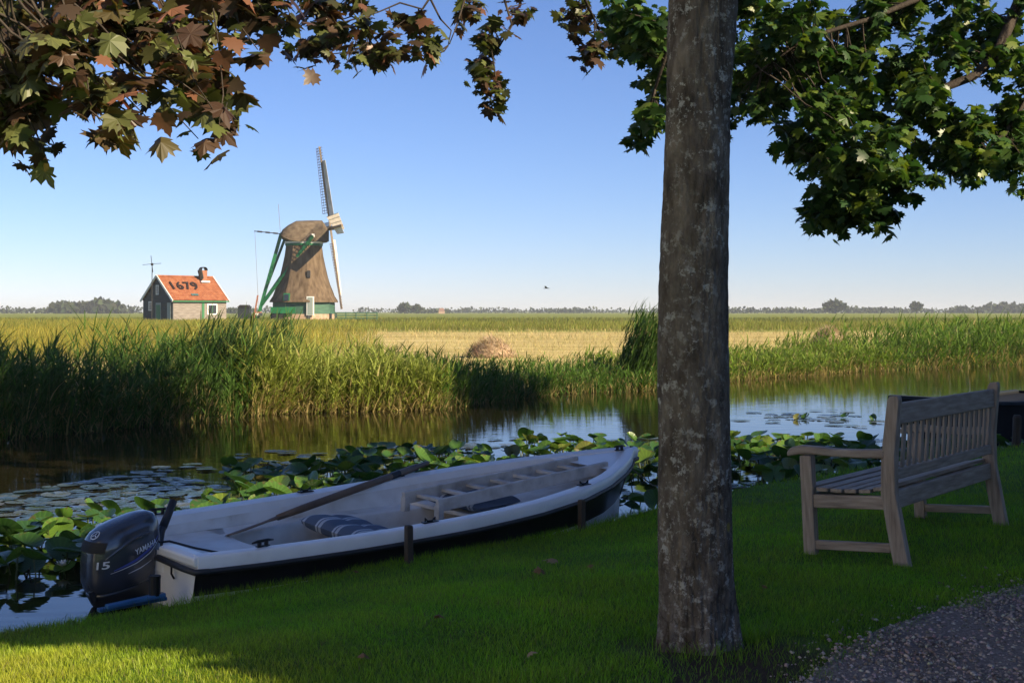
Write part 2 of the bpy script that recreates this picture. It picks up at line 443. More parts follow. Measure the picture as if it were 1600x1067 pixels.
def bark_material():
    m, nt, p = new_mat('maple_bark')
    tc = nt.nodes.new("ShaderNodeTexCoord")
    mp = nt.nodes.new("ShaderNodeMapping"); mp.inputs["Scale"].default_value = (1, 1, 0.4)
    nt.links.new(tc.outputs["Object"], mp.inputs["Vector"])
    n1 = nt.nodes.new("ShaderNodeTexNoise"); n1.inputs["Scale"].default_value = 14; n1.inputs["Detail"].default_value = 9; n1.inputs["Roughness"].default_value = .65
    nt.links.new(mp.outputs[0], n1.inputs["Vector"])
    base = ramp_node(nt, [(.30, (.035, .028, .022)), (.45, (.110, .088, .070)), (.56, (.16, .133, .108)), (.70, (.26, .215, .17))]); nt.links.new(n1.outputs["Fac"], base.inputs["Fac"])
    # lichen: fine specks inside broad loose areas
    n2 = nt.nodes.new("ShaderNodeTexNoise"); n2.inputs["Scale"].default_value = 26; n2.inputs["Detail"].default_value = 12; n2.inputs["Roughness"].default_value = .78
    nt.links.new(tc.outputs["Object"], n2.inputs["Vector"])
    n3 = nt.nodes.new("ShaderNodeTexNoise"); n3.inputs["Scale"].default_value = 7; n3.inputs["Detail"].default_value = 5
    nt.links.new(tc.outputs["Object"], n3.inputs["Vector"])
    r2 = ramp_node(nt, [(.53, (0, 0, 0)), (.575, (1, 1, 1))]); nt.links.new(n2.outputs["Fac"], r2.inputs["Fac"])
    r3 = ramp_node(nt, [(.38, (.06, .06, .06)), (.62, (.95, .95, .95))]); nt.links.new(n3.outputs["Fac"], r3.inputs["Fac"])
    lr = nt.nodes.new("ShaderNodeMix"); lr.data_type = 'RGBA'; lr.blend_type = 'MULTIPLY'; lr.inputs["Factor"].default_value = 1
    nt.links.new(r2.outputs["Color"], lr.inputs["A"]); nt.links.new(r3.outputs["Color"], lr.inputs["B"])
    mx = nt.nodes.new("ShaderNodeMix"); mx.data_type = 'RGBA'
    nt.links.new(lr.outputs["Result"], mx.inputs["Factor"]); nt.links.new(base.outputs["Color"], mx.inputs["A"]); mx.inputs["B"].default_value = (.46, .45, .41, 1)
    vc = nt.nodes.new("ShaderNodeTexVoronoi"); vc.feature = 'DISTANCE_TO_EDGE'; vc.inputs["Scale"].default_value = 22
    wv = nt.nodes.new("ShaderNodeTexNoise"); wv.inputs["Scale"].default_value = 9; wv.inputs["Detail"].default_value = 4; nt.links.new(tc.outputs["Object"], wv.inputs["Vector"])
    wa = nt.nodes.new("ShaderNodeVectorMath"); wa.operation = 'MULTIPLY_ADD'; wa.inputs[1].default_value = (.13, .13, .13); nt.links.new(wv.outputs["Color"], wa.inputs[0])
    ms = nt.nodes.new("ShaderNodeMapping"); ms.inputs["Scale"].default_value = (1, 1, .33); nt.links.new(tc.outputs["Object"], wa.inputs[2]); nt.links.new(wa.outputs[0], ms.inputs["Vector"]); nt.links.new(ms.outputs[0], vc.inputs["Vector"])
    cr = ramp_node(nt, [(.0, (.25, .22, .2)), (.035, (.75, .75, .75)), (.09, (1, 1, 1))]); nt.links.new(vc.outputs["Distance"], cr.inputs["Fac"])
    mc = nt.nodes.new("ShaderNodeMix"); mc.data_type = 'RGBA'; mc.blend_type = 'MULTIPLY'; mc.inputs["Factor"].default_value = .3
    sz = nt.nodes.new("ShaderNodeSeparateXYZ"); nt.links.new(tc.outputs["Object"], sz.inputs[0]); zr = ramp_node(nt, [(.15, (.62, .62, .62)), (.75, (.10, .10, .10))]); nt.links.new(sz.outputs["Z"], zr.inputs["Fac"]); nt.links.new(zr.outputs["Color"], mc.inputs["Factor"])
    nt.links.new(mx.outputs["Result"], mc.inputs["A"]); nt.links.new(cr.outputs["Color"], mc.inputs["B"]); mx = mc
    # a few yellow lichen rosettes
    vo = nt.nodes.new("ShaderNodeTexVoronoi"); vo.inputs["Scale"].default_value = 2.1; nt.links.new(tc.outputs["Object"], vo.inputs["Vector"])
    yr = ramp_node(nt, [(.045, (1, 1, 1)), (.06, (0, 0, 0))]); nt.links.new(vo.outputs["Distance"], yr.inputs["Fac"])
    my = nt.nodes.new("ShaderNodeMix"); my.data_type = 'RGBA'
    nt.links.new(yr.outputs["Color"], my.inputs["Factor"]); nt.links.new(mx.outputs["Result"], my.inputs["A"]); my.inputs["B"].default_value = (.26, .21, .05, 1)
    nt.links.new(my.outputs["Result"], p.inputs["Base Color"])
    p.inputs["Roughness"].default_value = 0.9; p.inputs["Specular IOR Level"].default_value = 0.2
    n4 = nt.nodes.new("ShaderNodeTexNoise"); n4.inputs["Scale"].default_value = 45; n4.inputs["Detail"].default_value = 8; n4.inputs["Roughness"].default_value = .7
    nt.links.new(mp.outputs[0], n4.inputs["Vector"])
    b = nt.nodes.new("ShaderNodeBump"); b.inputs["Strength"].default_value = 1.0; b.inputs["Distance"].default_value = 0.022
    b0 = nt.nodes.new("ShaderNodeBump"); b0.inputs["Strength"].default_value = .22; b0.inputs["Distance"].default_value = .03
    nt.links.new(cr.outputs["Color"], b0.inputs["Height"]); nt.links.new(b0.outputs[0], b.inputs["Normal"])
    nt.links.new(n4.outputs["Fac"], b.inputs["Height"]); nt.links.new(b.outputs[0], p.inputs["Normal"])
    return m
M['bark'] = bark_material()
M['twig'] = noisy('twig_bark', [(.3, (.022, .016, .012)), (.7, (.055, .042, .032))], 12, .85, bump=.5, bump_scale=60)
M['teak'] = noisy('weathered_teak', [(.25, (.18, .135, .10)), (.5, (.32, .25, .19)), (.75, (.44, .36, .285))], 6, .62, stretch=(0.9, 9, 9), detail=8, bump=.35, bump_scale=14, bump_stretch=(0.8, 14, 14), dist=.006)
M['teak_v'] = noisy('weathered_teak_upright', [(.25, (.18, .135, .10)), (.5, (.32, .25, .19)), (.75, (.44, .36, .285))], 6, .62, stretch=(9, 9, 0.9), detail=8, bump=.35, bump_scale=14, bump_stretch=(14, 14, 0.8), dist=.006)
M['teak_d'] = noisy('weathered_teak_crosswise', [(.25, (.18, .135, .10)), (.5, (.32, .25, .19)), (.75, (.44, .36, .285))], 6, .62, stretch=(9, 0.9, 9), detail=8, bump=.35, bump_scale=14, bump_stretch=(14, .8, 14), dist=.006)
M['gelcoat'] = noisy('white_gelcoat', [(.22, (.58, .55, .50)), (.34, (.79, .78, .76)), (.6, (.87, .86, .85)), (.8, (.89, .89, .88))], 4.5, .22, spec=.5, rough2=.4, bump=.03, bump_scale=8)
M['liner'] = noisy('boat_liner', [(.24, (.46, .41, .34)), (.36, (.68, .64, .58)), (.6, (.80, .77, .72)), (.8, (.83, .81, .78))], 6, .35, spec=.4, rough2=.5)
M['boat_floor'] = noisy('boat_floor', [(.3, (.34, .26, .19)), (.7, (.46, .38, .29))], 7, .6, bump=.2, bump_scale=120)
M['black_band'] = noisy('black_paint', [(.3, (.006, .006, .008)), (.7, (.016, .016, .02))], 4, .28)
M['rubber'] = plain('rubber', (.02, .021, .026), .55)
M['cushion'] = None
M['oar_wood'] = noisy('oar_wood', [(.3, (.10, .055, .03)), (.7, (.20, .125, .07))], 6, .5, stretch=(1, 1, 1), bump=.15, bump_scale=30)
M['grey_wood'] = noisy('grey_painted_wood', [(.25, (.30, .27, .24)), (.5, (.50, .47, .43)), (.75, (.60, .58, .55))], 9, .65, bump=.25, bump_scale=40)
M['post_wood'] = noisy('mooring_post_wood', [(.3, (.035, .028, .022)), (.7, (.085, .068, .052))], 10, .85, stretch=(1, 1, .2), bump=.6, bump_scale=30)
M['steel'] = plain('black_steel', (.02, .02, .022), .4, .6)
M['rope'] = noisy('rope', [(.3, (.12, .10, .08)), (.7, (.25, .22, .17))], 40, .9)
M['cable'] = plain('black_cable', (.01, .01, .012), .45)
M['cowl'] = noisy('motor_cowl_paint', [(.3, (.030, .036, .050)), (.7, (.040, .048, .066))], 6, .22, spec=.6, coat=.6)
M['cowl_dark'] = plain('motor_lower_paint', (.014, .016, .021), .35, 0, .5, .3)
M['intake'] = plain('intake_black', (.003, .003, .003), .7)
M['decal_white'] = plain('decal_silver', (.62, .64, .68), .35)
M['decal_blue'] = plain('decal_blue', (.04, .07, .32), .35)
M['blue_board'] = noisy('blue_painted_board', [(.3, (.02, .09, .22)), (.7, (.04, .16, .34))], 8, .5)
M['thatch'] = noisy('thatch', [(.28, (0.076, 0.052, 0.032)), (.5, (0.132, 0.094, 0.061)), (.72, (0.184, 0.136, 0.092))], 1.6, .95, stretch=(1.5, 1.5, .35), detail=10, bump=.7, bump_scale=9, bump_stretch=(3, 3, .35), dist=.12, spec=.1)
M['cap'] = noisy('cap_thatch', [(.28, (0.072, 0.053, 0.036)), (.5, (0.116, 0.088, 0.061)), (.72, (0.160, 0.128, 0.092))], 1.6, .95, detail=10, bump=.7, bump_scale=7, dist=.1, spec=.1)
M['mill_green'] = noisy('green_paint', [(.3, (.010, .10, .035)), (.7, (.015, .15, .055))], 1.5, .45)
M['mill_boards'] = noisy('green_boards', [(.3, (.03, .085, .055)), (.7, (.05, .13, .085))], 1.2, .6, stretch=(1, 1, 3))
M['mill_brick'] = noisy('pale_brick', [(.3, (.30, .19, .13)), (.7, (.46, .33, .24))], 2.2, .85, bump=.4, bump_scale=10)
M['white_paint'] = noisy('white_paint', [(.3, (.66, .65, .62)), (.7, (.80, .79, .77))], 2, .55)
M['sail_board'] = noisy('sail_boards', [(.3, (.45, .43, .40)), (.6, (.70, .68, .65)), (.8, (.78, .76, .73))], .8, .6, stretch=(1, 1, 1))
M['dark_wood'] = noisy('tarred_wood', [(.3, (.014, .014, .016)), (.7, (.035, .033, .033))], 2, .6)
M['lattice_shaded'] = noisy('shaded_lattice', [(.3, (.05, .035, .028)), (.7, (.11, .08, .062))], 2, .7)  # lattice in a painted shaded tone, for the upright sails
M['stock_wood'] = noisy('sail_stock', [(.3, (.16, .12, .085)), (.7, (.27, .21, .15))], 2, .7)
M['tar_boards'] = noisy('black_tarred_boards', [(.3, (.012, .018, .024)), (.7, (.028, .036, .044))], 1.5, .6, stretch=(1, 1, 6), bump=.3, bump_scale=4)
M['grey_boards'] = noisy('weathered_grey_boards', [(.3, (.14, .12, .105)), (.55, (.23, .20, .18)), (.8, (.31, .285, .26))], 2, .8, stretch=(.6, .6, 7), bump=.3, bump_scale=5)
M['roof_tile'] = noisy('orange_roof_tiles', [(.28, (0.180, 0.061, 0.029)), (.5, (0.262, 0.094, 0.045)), (.75, (0.312, 0.139, 0.070))], 1.8, .75, detail=9, spec=.2)
M['roof_dark'] = noisy('glazed_dark_tiles', [(.3, (.015, .010, .008)), (.7, (.03, .02, .016))], 4, .4)
M['teal_tile'] = plain('blue_green_tiles', (.04, .14, .16), .5)
M['brick'] = noisy('red_brick', [(.3, (.20, .075, .04)), (.7, (.34, .15, .09))], 6, .85)
M['house_green'] = plain('house_green_paint', (.03, .15, .06), .5)
M['glass'] = plain('window_glass', (.02, .025, .03), .05, 0, .8)
M['door_grey'] = plain('grey_door_paint', (.22, .26, .25), .5)
M['gravel'] = noisy('gravel_bed', [(.3, (.14, .11, .09)), (.7, (.28, .23, .19))], 45, .95, bump=.9, bump_scale=90)
M['stone'] = leaf_mat('gravel_stones', 0.0, .8, .3)
M['dinghy'] = noisy('dark_dinghy_paint', [(.3, (.006, .007, .009)), (.7, (.014, .016, .02))], 3, .8, spec=.15)
M['dinghy_rim'] = noisy('dinghy_rim', [(.3, (.015, .022, .032)), (.7, (.025, .035, .048))], 3, .75, spec=.2)
M['flower'] = plain('lily_petals', (.82, .80, .74), .5)
M['dry_leaf'] = leaf_mat('fallen_leaf', .1, .7, .2, [(0, (.16, .085, .035)), (.5, (.24, .15, .07)), (1, (.30, .22, .12))])
M['far_brick'] = plain('far_red_roofs', (.22, .12, .09), .9)

def cushion_material():
    m, nt, p = new_mat('striped_cushion')
    tc = nt.nodes.new("ShaderNodeTexCoord"); sx = nt.nodes.new("ShaderNodeSeparateXYZ"); nt.links.new(tc.outputs["Object"], sx.inputs[0])
    ml = nt.nodes.new("ShaderNodeMath"); ml.operation = 'MULTIPLY'; ml.inputs[1].default_value = 7.2; nt.links.new(sx.outputs["Y"], ml.inputs[0])
    fr = nt.nodes.new("ShaderNodeMath"); fr.operation = 'FRACT'; nt.links.new(ml.outputs[0], fr.inputs[0])
    rp = ramp_node(nt, [(0, (.10, .13, .18)), (.55, (.46, .49, .52)), (.70, (.14, .17, .22)), (.78, (.52, .55, .57)), (.88, (.10, .13, .18))])
    rp.color_ramp.interpolation = 'CONSTANT'
    nt.links.new(fr.outputs[0], rp.inputs["Fac"]); nt.links.new(rp.outputs["Color"], p.inputs["Base Color"])
    p.inputs["Roughness"].default_value = .8
    n2 = nt.nodes.new("ShaderNodeTexNoise"); n2.inputs["Scale"].default_value = 260; nt.links.new(tc.outputs["Object"], n2.inputs["Vector"])
    b = nt.nodes.new("ShaderNodeBump"); b.inputs["Strength"].default_value = .25; b.inputs["Distance"].default_value = .002
    nt.links.new(n2.outputs["Fac"], b.inputs["Height"]); nt.links.new(b.outputs[0], p.inputs["Normal"])
    return m
M['cushion'] = cushion_material()

# ------------------------------------------------------------------ the setting
# canal water: one sheet at z = 0, hidden by the land away from the canal
mb = MB(); mb.add([(-200, -60, 0), (220, -60, 0), (220, 220, 0), (-200, 220, 0)], [(0, 1, 2, 3)])
tag(mb.build('canal_water', M['water']), 'brown still canal water mirroring the reeds and the blue sky', 'water', kind='structure')
mb = MB(); mb.add([(-220, -80, -1.0), (240, -80, -1.0), (240, 240, -1.0), (-220, 240, -1.0)], [(0, 1, 2, 3)])
tag(mb.build('canal_bed', M['soil']), 'muddy bed under the canal water', 'canal bed', kind='structure')

# near lawn: grid in (u, d) with d the distance from the bank edge
us = np.concatenate([np.linspace(-40, -2, 30), np.linspace(-1.8, 17, 170), np.linspace(17.5, 60, 50)])
ds = np.concatenate([[0, 0.01, .03, .06, .1, .16], np.linspace(.24, 8, 90), np.linspace(8.5, 45, 40)])
G = []
for u_ in us:
    e = float(bank_edge(u_)) + 0.03 * math.sin(u_ * 9.1) * math.sin(u_ * 3.3) + 0.015 * math.sin(u_ * 23)
    row = [(*from_uo(u_, e + 0.10), -0.6), (*from_uo(u_, e + 0.05), -0.05), (*from_uo(u_, e - 0.01), float(np.interp(u_, ZU, ZE)) - 0.08)]
    for d_ in ds:
        x, y = from_uo(u_, e + d_)
        row.append((x, y, float(lawn_z(x, y))))
    G.append(row)
mb = MB(); mb.loft(G, closed=False)
lawn = mb.build('lawn', M['lawn'], smooth=True)
tag(lawn, 'short green lawn sloping to the canal bank', 'lawn', kind='structure')

# far land: strip along the water line then a sheet to the horizon
mb = MB()
rows = []
arc_s = np.concatenate([np.linspace(0, FAR_ARC[-1], 160)])
FX = lambda s: (np.interp(s, FAR_ARC, FAR[:, 0]), np.interp(s, FAR_ARC, FAR[:, 1]))
for s in arc_s:
    x, y = FX(s); row = []
    for d_, z in ((-0.25, -0.9), (.1, -.1), (.4, .05), (.9, .12), (2, None), (4, None), (14, None)):
        px, py = x - .72 * d_, y + .69 * d_
        row.append((px, py, float(field_z(px, py)) if z is None else z))
    rows.append(row)
mb.loft([r[:6] for r in rows], closed=False)
tag(mb.build('far_bank', M['soil'], smooth=True), 'dark earth bank under the reeds across the canal', 'bank', kind='structure')
mb = MB(); mb.loft([r[5:] for r in rows], closed=False)
outer = [r[-1] for r in rows]
cx, cy = 0, 0
sheet = []
for k, p in enumerate(outer):
    t = k / (len(outer) - 1)
    a = math.pi * 1.15 * (1 - t) + math.pi * 0.13 * t
    line = []
    for q in (0, .004, .012, .03, .08, .25, 1.0):
        ex, ey = 9000 * math.cos(a), 9000 * math.sin(a)
        x = p[0] * (1 - q) + ex * q; y = p[1] * (1 - q) + ey * q
        line.append((x, y, float(field_z(x, y)) if q > 0 else p[2]))
    sheet.append(line)
mb.loft(sheet, closed=False)
tag(mb.build('meadow', M['field'], smooth=True), 'flat polder meadow, mown straw-yellow strip and green beyond', 'meadow', kind='structure')

# gravel path, a thin sheet lying on the lawn at bottom right
edge = [(0.55, 3.6), (0.93, 4.6), (1.08, 5.0), (1.30, 5.38), (1.62, 5.80), (2.05, 6.25), (2.62, 6.80), (3.4, 7.3), (5.0, 8.1), (8, 9.6), (14, 12.0)]
mb = MB(); rows = []
for k, (x, y) in enumerate(edge):
    row = []
    for w in (0, .15, .4, .9, 1.6, 2.6):
        px, py = x + .62 * w, y - .78 * w
        jx = .04 * math.sin(17 * x + 3) if w == 0 else 0
        row.append((px + jx, py, float(lawn_z(px, py)) + 0.008))
    rows.append(row)
mb.loft(rows, closed=False)
path = mb.build('gravel_path', M['gravel'], smooth=True)
tag(path, 'grey gravel path at the lawn corner', 'path', kind='structure')
def gravel_side(x, y):
    """signed distance into the path"""
    ex = np.array([p[0] for p in edge]); ey = np.array([p[1] for p in edge])
    yy = np.interp(x, ex, ey, left=-9)
    return (yy - y) * 0.78
# ------------------------------------------------------------------ large structures: windmill, cottage, unseen shade-casting farmhouse
M['lattice'] = noisy('sunlit_lattice', [(.3, (.30, .27, .23)), (.7, (.48, .45, .40))], 2, .7)  # same lattice in a painted sunlit tone, for the near and far sails
MILL = empty('windmill', (-29.4, 190.0, 0.55))
tag(MILL, 'thatched octagonal windmill with green tail poles and lattice sails', 'windmill')
def oct_ring(r, z, n=8, rot=0.30, sub=5, roundness=0.35):
    pts = []
    for k in range(n):
        a0 = 2 * math.pi * k / n + rot; a1 = a0 + 2 * math.pi / n
        p0 = Vector((math.cos(a0), math.sin(a0), 0)); p1 = Vector((math.cos(a1), math.sin(a1), 0))
        for j in range(sub):
            p = p0.lerp(p1, j / sub)
            rr = p.length; p = p.normalized() * (rr * (1 - roundness) + roundness * 0.97)
            pts.append(Vector((p.x * r, p.y * r, z)))
    return pts
z0 = 0.55
prof = [(3.02, 4.90), (3.25, 4.86), (3.9, 4.42), (4.7, 4.12), (5.6, 3.74), (6.6, 3.44), (8.1, 3.08), (9.6, 2.76), (10.95, 2.58)]
mb = MB(); rings = [oct_ring(4.30, 3.02 - z0 + .05)] + [oct_ring(r, z - z0) for z, r in prof] + [oct_ring(2.2, 10.95 - z0)]
mb.loft(rings, caps=True); auto_smooth(mb.build('thatch_body', M['thatch'], MILL), 25)
mb = MB(); mb.loft([oct_ring(4.42, -.3 + 1.1, roundness=0, sub=1), oct_ring(4.38, 2.52, roundness=0, sub=1)], caps=True)
base = mb.build('board_base', M['mill_boards'], MILL)
mb = MB(); mb.loft([oct_ring(4.55, -.6, roundness=0, sub=1), oct_ring(4.52, .82, roundness=0, sub=1)], caps=True)
mb.build('brick_plinth', M['mill_brick'], MILL)
mb = MB()
for k in range(8):
    a = 2 * math.pi * k / 8 + .30; mb.box((4.50 * math.cos(a), 4.50 * math.sin(a), .15), (.35, .35, 1.5), Matrix.Rotation(a, 3, 'Z'))
mb.build('plinth_pier', M['tar_boards'], MILL)
# curb ring between body and cap
mb = MB(); mb.loft([oct_ring(2.66, 10.42), oct_ring(2.70, 10.45), oct_ring(2.70, 10.72), oct_ring(2.5, 10.74)], caps=True)
mb.build('curb_ring', M['mill_green'], MILL)
mb = MB(); mb.loft([oct_ring(2.78, 10.75), oct_ring(2.78, 11.0)], caps=True); mb.build('cap_ring', M['white_paint'], MILL)
# cap: local axis a points along the windshaft (to the right and slightly away)
AX = Vector((0.965, 0.26, 0)).normalized(); SX = Vector((0.26, -0.965, 0)).normalized()   # SX towards the viewer
def cp(a, s, z): return AX * a + SX * s + Vector((0, 0, z))
secs = []
for a, hw, zt, zs in ((-3.30, 1.35, 12.15, 11.75), (-3.0, 1.95, 12.7, 11.5), (-2.2, 2.45, 13.35, 11.1), (-1.1, 2.75, 13.95, 10.95), (.6, 2.75, 14.05, 10.95), (2.55, 2.45, 14.08, 11.0), (3.2, 2.0, 13.1, 11.0)):
    ring = []
    for q in range(13):
        t = q / 12 * 2 - 1
        s = hw * math.copysign(abs(t) ** .85, t); f = 1 - abs(t) ** 1.7
        ring.append(cp(a, s, zs + (zt - zs) * f))
    ring.append(cp(a, 0, zs - .05))
    secs.append(ring)
mb = MB(); mb.loft(secs, caps=True)
cap = auto_smooth(mb.build('cap', M['cap'], MILL), 35)
mb = MB(); mb.add([cp(3.24, -1.9, 11.0), cp(3.24, 1.9, 11.0), cp(3.3, 1.0, 12.6), cp(3.3, -1.0, 12.6)], [(0, 1, 2, 3)])
mb.box(cp(3.28, 0, 11.8), (.08, 3.2, 1.5), Matrix.Rotation(math.atan2(AX.y, AX.x), 3, 'Z'))
mb.build('cap_front_boards', M['dark_wood'], MILL)
# windshaft and sails
TILT = R(8)
hubd = (AX * math.cos(TILT) + Vector((0, 0, math.sin(TILT)))).normalized()
HUB = cp(3.75, 0, 13.0)
mb = MB(); mb.tube([HUB - hubd * 2.0, HUB + hubd * .55], .32, 12); mb.build('windshaft', M['dark_wood'], MILL)
upv = (Vector((0, 0, 1)) - hubd * hubd.z).normalized()
side = hubd.cross(upv).normalized()           # horizontal in the sail plane
if side.dot(SX) < 0: side = -side
ROLL = R(1.5)
for k in range(4):
    a = ROLL + k * math.pi / 2
    d = (upv * math.cos(a) + side * math.sin(a)).normalized()
    w = d.cross(hubd).normalized()             # across the sail, in its plane
    if k == 0 and w.dot(SX) < 0: pass
    sail = MB(); sail.beam(HUB, HUB + d * 11.6, .26, .30, w)
    so = sail.build('sail', M['stock_wood'], MILL)
    lat = MB(); tw = 0.20
    def sp(r, c):                               # slight twist of the lattice out of the plane
        ang = -.48 + .022 * r
        return HUB + d * r + w * (c * math.cos(ang)) + hubd * (c * math.sin(ang) + .12)
    for j in range(25):
        r_ = 2.2 + j * .385
        lat.beam(sp(r_, -.55 if j > 19 else .0), sp(r_, 1.75), .075, .06, hubd)
    for c in (.62, 1.22, 1.75): lat.beam(sp(2.15, c), sp(11.5, c), .06, .05, hubd)
    lat.build('sail_lattice', M['lattice'] if k % 2 else M['lattice_shaded'], so)
    bd = MB()
    for j in range(4):
        c0, c1 = -.10 - .25 * j, -.33 - .25 * j
        n = 8
        ring = [[sp(1.7 + 7.9 * i / n, c0), sp(1.7 + 7.9 * i / n, c1), sp(1.7 + 7.9 * i / n, c1) + hubd * .03, sp(1.7 + 7.9 * i / n, c0) + hubd * .03] for i in range(n + 1)]
        b1 = MB(); b1.loft(ring, caps=True); b1.build('wind_board', M['sail_board'], so)
# tail: beams reaching from the cap to the winch on the ground at the left
foot = Vector((-6.35, -1.2, .2))
def beam_part(name, p0, p1, w, mat): b = MB(); b.beam(p0, p1, w, w * 1.1); return b.build(name, mat, MILL)
rear = cp(-3.3, 0, 11.9)
beam_part('tail_pole', rear + Vector((.1, 0, .2)), foot, .42, M['mill_green'])
beam_part('cross_beam', cp(.9, 3.4, 11.75), cp(.9, -3.4, 11.75), .38, M['white_paint'])
beam_part('cross_beam', cp(-2.4, 1.6, 11.85), cp(-2.4, -1.6, 11.85), .34, M['white_paint'])
beam_part('tail_brace', cp(.9, 3.3, 11.75), foot + Vector((.55, 0, 1.9)), .36, M['mill_green'])
beam_part('tail_brace', cp(.9, -3.3, 11.75), foot + Vector((.55, 0.2, 1.9)), .34, M['dark_wood'])
beam_part('tail_brace', cp(-2.4, -1.6, 11.85), foot + Vector((1.1, .5, 4.2)), .28, M['mill_green'])
mb = MB(); mb.tube([foot + Vector((-.5, 0, .5)), foot + Vector((.6, 0, .7))], .35, 10); mb.build('winch', M['white_paint'], MILL)
# door, windows, shutters on the front faces
def wall_panel(name, px, zc, w, h, mat, parent, depth=.12, yoff=0.0, tilt=0.0, face=None):
    b = MB(); b.box((0, 0, 0), (w, depth, h), Matrix.Rotation(tilt, 3, 'X'))
    o = b.build(name, mat, parent); o.location = (px, yoff, zc); return o
d = wall_panel('door', 1.55, 1.95, 1.0, 2.6, M['white_paint'], MILL, .3, -4.36)
wall_panel('door_leaf', 0, -.02, .72, 2.4, M['door_grey'], d, .1, -.14)
wall_panel('window', -1.75, 3.15, .85, 1.05, M['mill_green'], MILL, .5, -4.12, R(-8))
wall_panel('pane', -1.75, 3.12, .6, .8, M['glass'], MILL, .1, -4.40, R(-8))
wall_panel('hatch', 1.15, 6.35, .42, .95, M['dark_wood'], MILL, .5, -3.15, R(-5))
wall_panel('bench_board', -2.2, 1.35, 3.4, .85, M['mill_green'], MILL, .12, -4.50)
# vane boom and pole at the left of the cap
mb = MB(); mb.tube([rear + Vector((0, 0, .2)), rear + Vector((-3.6, -.5, .55))], .07, 6); mb.build('boom', M['dark_wood'], MILL)
mb = MB()
for j in range(3):
    t = .1 + j * .3; p = rear + Vector((-3.6 * t, -.5 * t, .2 + .35 * t)); q = rear + Vector((-3.6 * (t + .18), -.5 * (t + .18), .2 + .35 * (t + .18)))
    mb.tube([p, q], .13, 6)
mb.build('boom_sleeve', M['dark_wood'], MILL)
mb = MB(); mb.tube([rear + Vector((-3.5, -.5, .5)), rear + Vector((-3.0, -.5, -10.2))], .022, 5); mb.build('hauling_line', M['rope'], MILL)
mb = MB(); mb.tube([rear + Vector((0, 0, .2)), rear + Vector((-.3, 0, 4.4))], .03, 5); mb.build('lightning_rod', M['rope'], MILL)

# black shed and leaning red pole left of the mill
SHED = empty('tarred_shed', (-37.4, 188.0, .5)); tag(SHED, 'small black tarred shed at the foot of the tail poles', 'shed')
mb = MB(); mb.box((0, 0, .9), (1.6, 1.5, 1.8)); mb.build('wall', M['tar_boards'], SHED)
mb = MB(); mb.loft([[Vector((-.9, -.85, 1.8)), Vector((-.5, -.85, 2.15)), Vector((.5, -.85, 2.15)), Vector((.9, -.85, 1.8))], [Vector((-.9, .85, 1.8)), Vector((-.5, .85, 2.15)), Vector((.5, .85, 2.15)), Vector((.9, .85, 1.8))]], caps=True)
mb.build('roof', M['dark_wood'], SHED)
mb = MB(); mb.beam((-36.2, 188, .3), (-35.55, 188, 4.0), .2, .2); mb.beam((-36.0, 187.9, 1.6), (-35.0, 187.9, 1.6), .12, .2)
tag(mb.build('leaning_post', M['brick']), 'leaning dull red post between shed and tail pole', 'post')
# green rail fence right of the mill
FEN = empty('rail_fence', (-21.0, 186.0, .45)); tag(FEN, 'low green rail fence in the grass right of the windmill', 'fence')
for zz in (.35, .75, 1.1):
    mb = MB(); mb.beam((-3.6, 0, zz), (2.4, 0.4, zz - .02), .06, .13); mb.build('rail', M['mill_boards'], FEN)
for xx in (-3.5, -2.0, -.6, .9, 2.3):
    mb = MB(); mb.beam((xx, .1, 0), (xx, .1, 1.2), .12, .12); mb.build('post', M['mill_boards'], FEN)

# ---- cottage with 1679 on the roof
TH = R(48)
HX = (270 - 800) / FPX * 165
COT = empty('cottage', (HX, 165.0, .55), TH)
tag(COT, 'small cottage with orange tiled roof, black gable and grey plank side', 'cottage')
CL, CW, WH, RH = 7.9, 6.4, 2.65, 5.45      # x along the side wall, y along the gable (away, to the left)
mb = MB(); mb.add([(0, 0, -.4), (CL, 0, -.4), (CL, CW, -.4), (0, CW, -.4), (0, 0, WH), (CL, 0, WH), (CL, CW, WH), (0, CW, WH), (0.02, CW / 2, RH - .06), (CL, CW / 2, RH - .06)],
                  [(1, 2, 6, 9, 5), (2, 3, 7, 6), (6, 7, 8, 9), (4, 5, 9, 8)])
mb.build('wall', M['tar_boards'], COT)
for k in range(9):                       # side wall planks
    z = -.35 + k * .335
    mb = MB(); mb.box((CL / 2, -.02 - .01 * (k % 2), z + .16), (CL - .02, .10, .325)); mb.build('plank', M['grey_boards'], COT)
nb = 18
for k in range(nb):                      # gable boards
    z = -.35 + k * .33
    hw = CW / 2 if z + .33 < WH else max(.05, (CW / 2) * (RH - z - .33) / (RH - WH))
    mb = MB(); mb.box((-.03 - .012 * (k % 2), CW / 2, z + .16), (.09, 2 * hw - .02, .32)); 
    if hw > .1: mb.build('gable_board', M['tar_boards'], COT)
def roof_side(sgn):
    rows = []
    NX, NY = 34, 14
    for j in range(NY * 2 + 1):
        t = j / (NY * 2); row = []
        for i in range(NX * 4 + 1):
            x = -.22 + (CL + .44) * i / (NX * 4)
            ph = (i % 4) / 4
            wv = .045 * math.cos(2 * math.pi * ph)
            st = .05 * (1 - (j % 2)) if j < NY * 2 else 0
            y = CW / 2 - sgn * (CW / 2 + .28) * (1 - t)
            z = WH - .18 + (RH - WH + .26) * t
            row.append(Vector((x, y, z + wv + st + .05)))
        rows.append(row)
    b = MB(); b.loft(rows, closed=False); return b
rf = roof_side(1).build('roof', M['roof_tile'], COT)
roof_side(-1).build('roof', M['roof_tile'], COT)
mb = MB(); mb.tube([(-.22, CW / 2, RH + .14), (CL + .22, CW / 2, RH + .14)], .13, 8); mb.build('ridge', M['roof_tile'], COT)
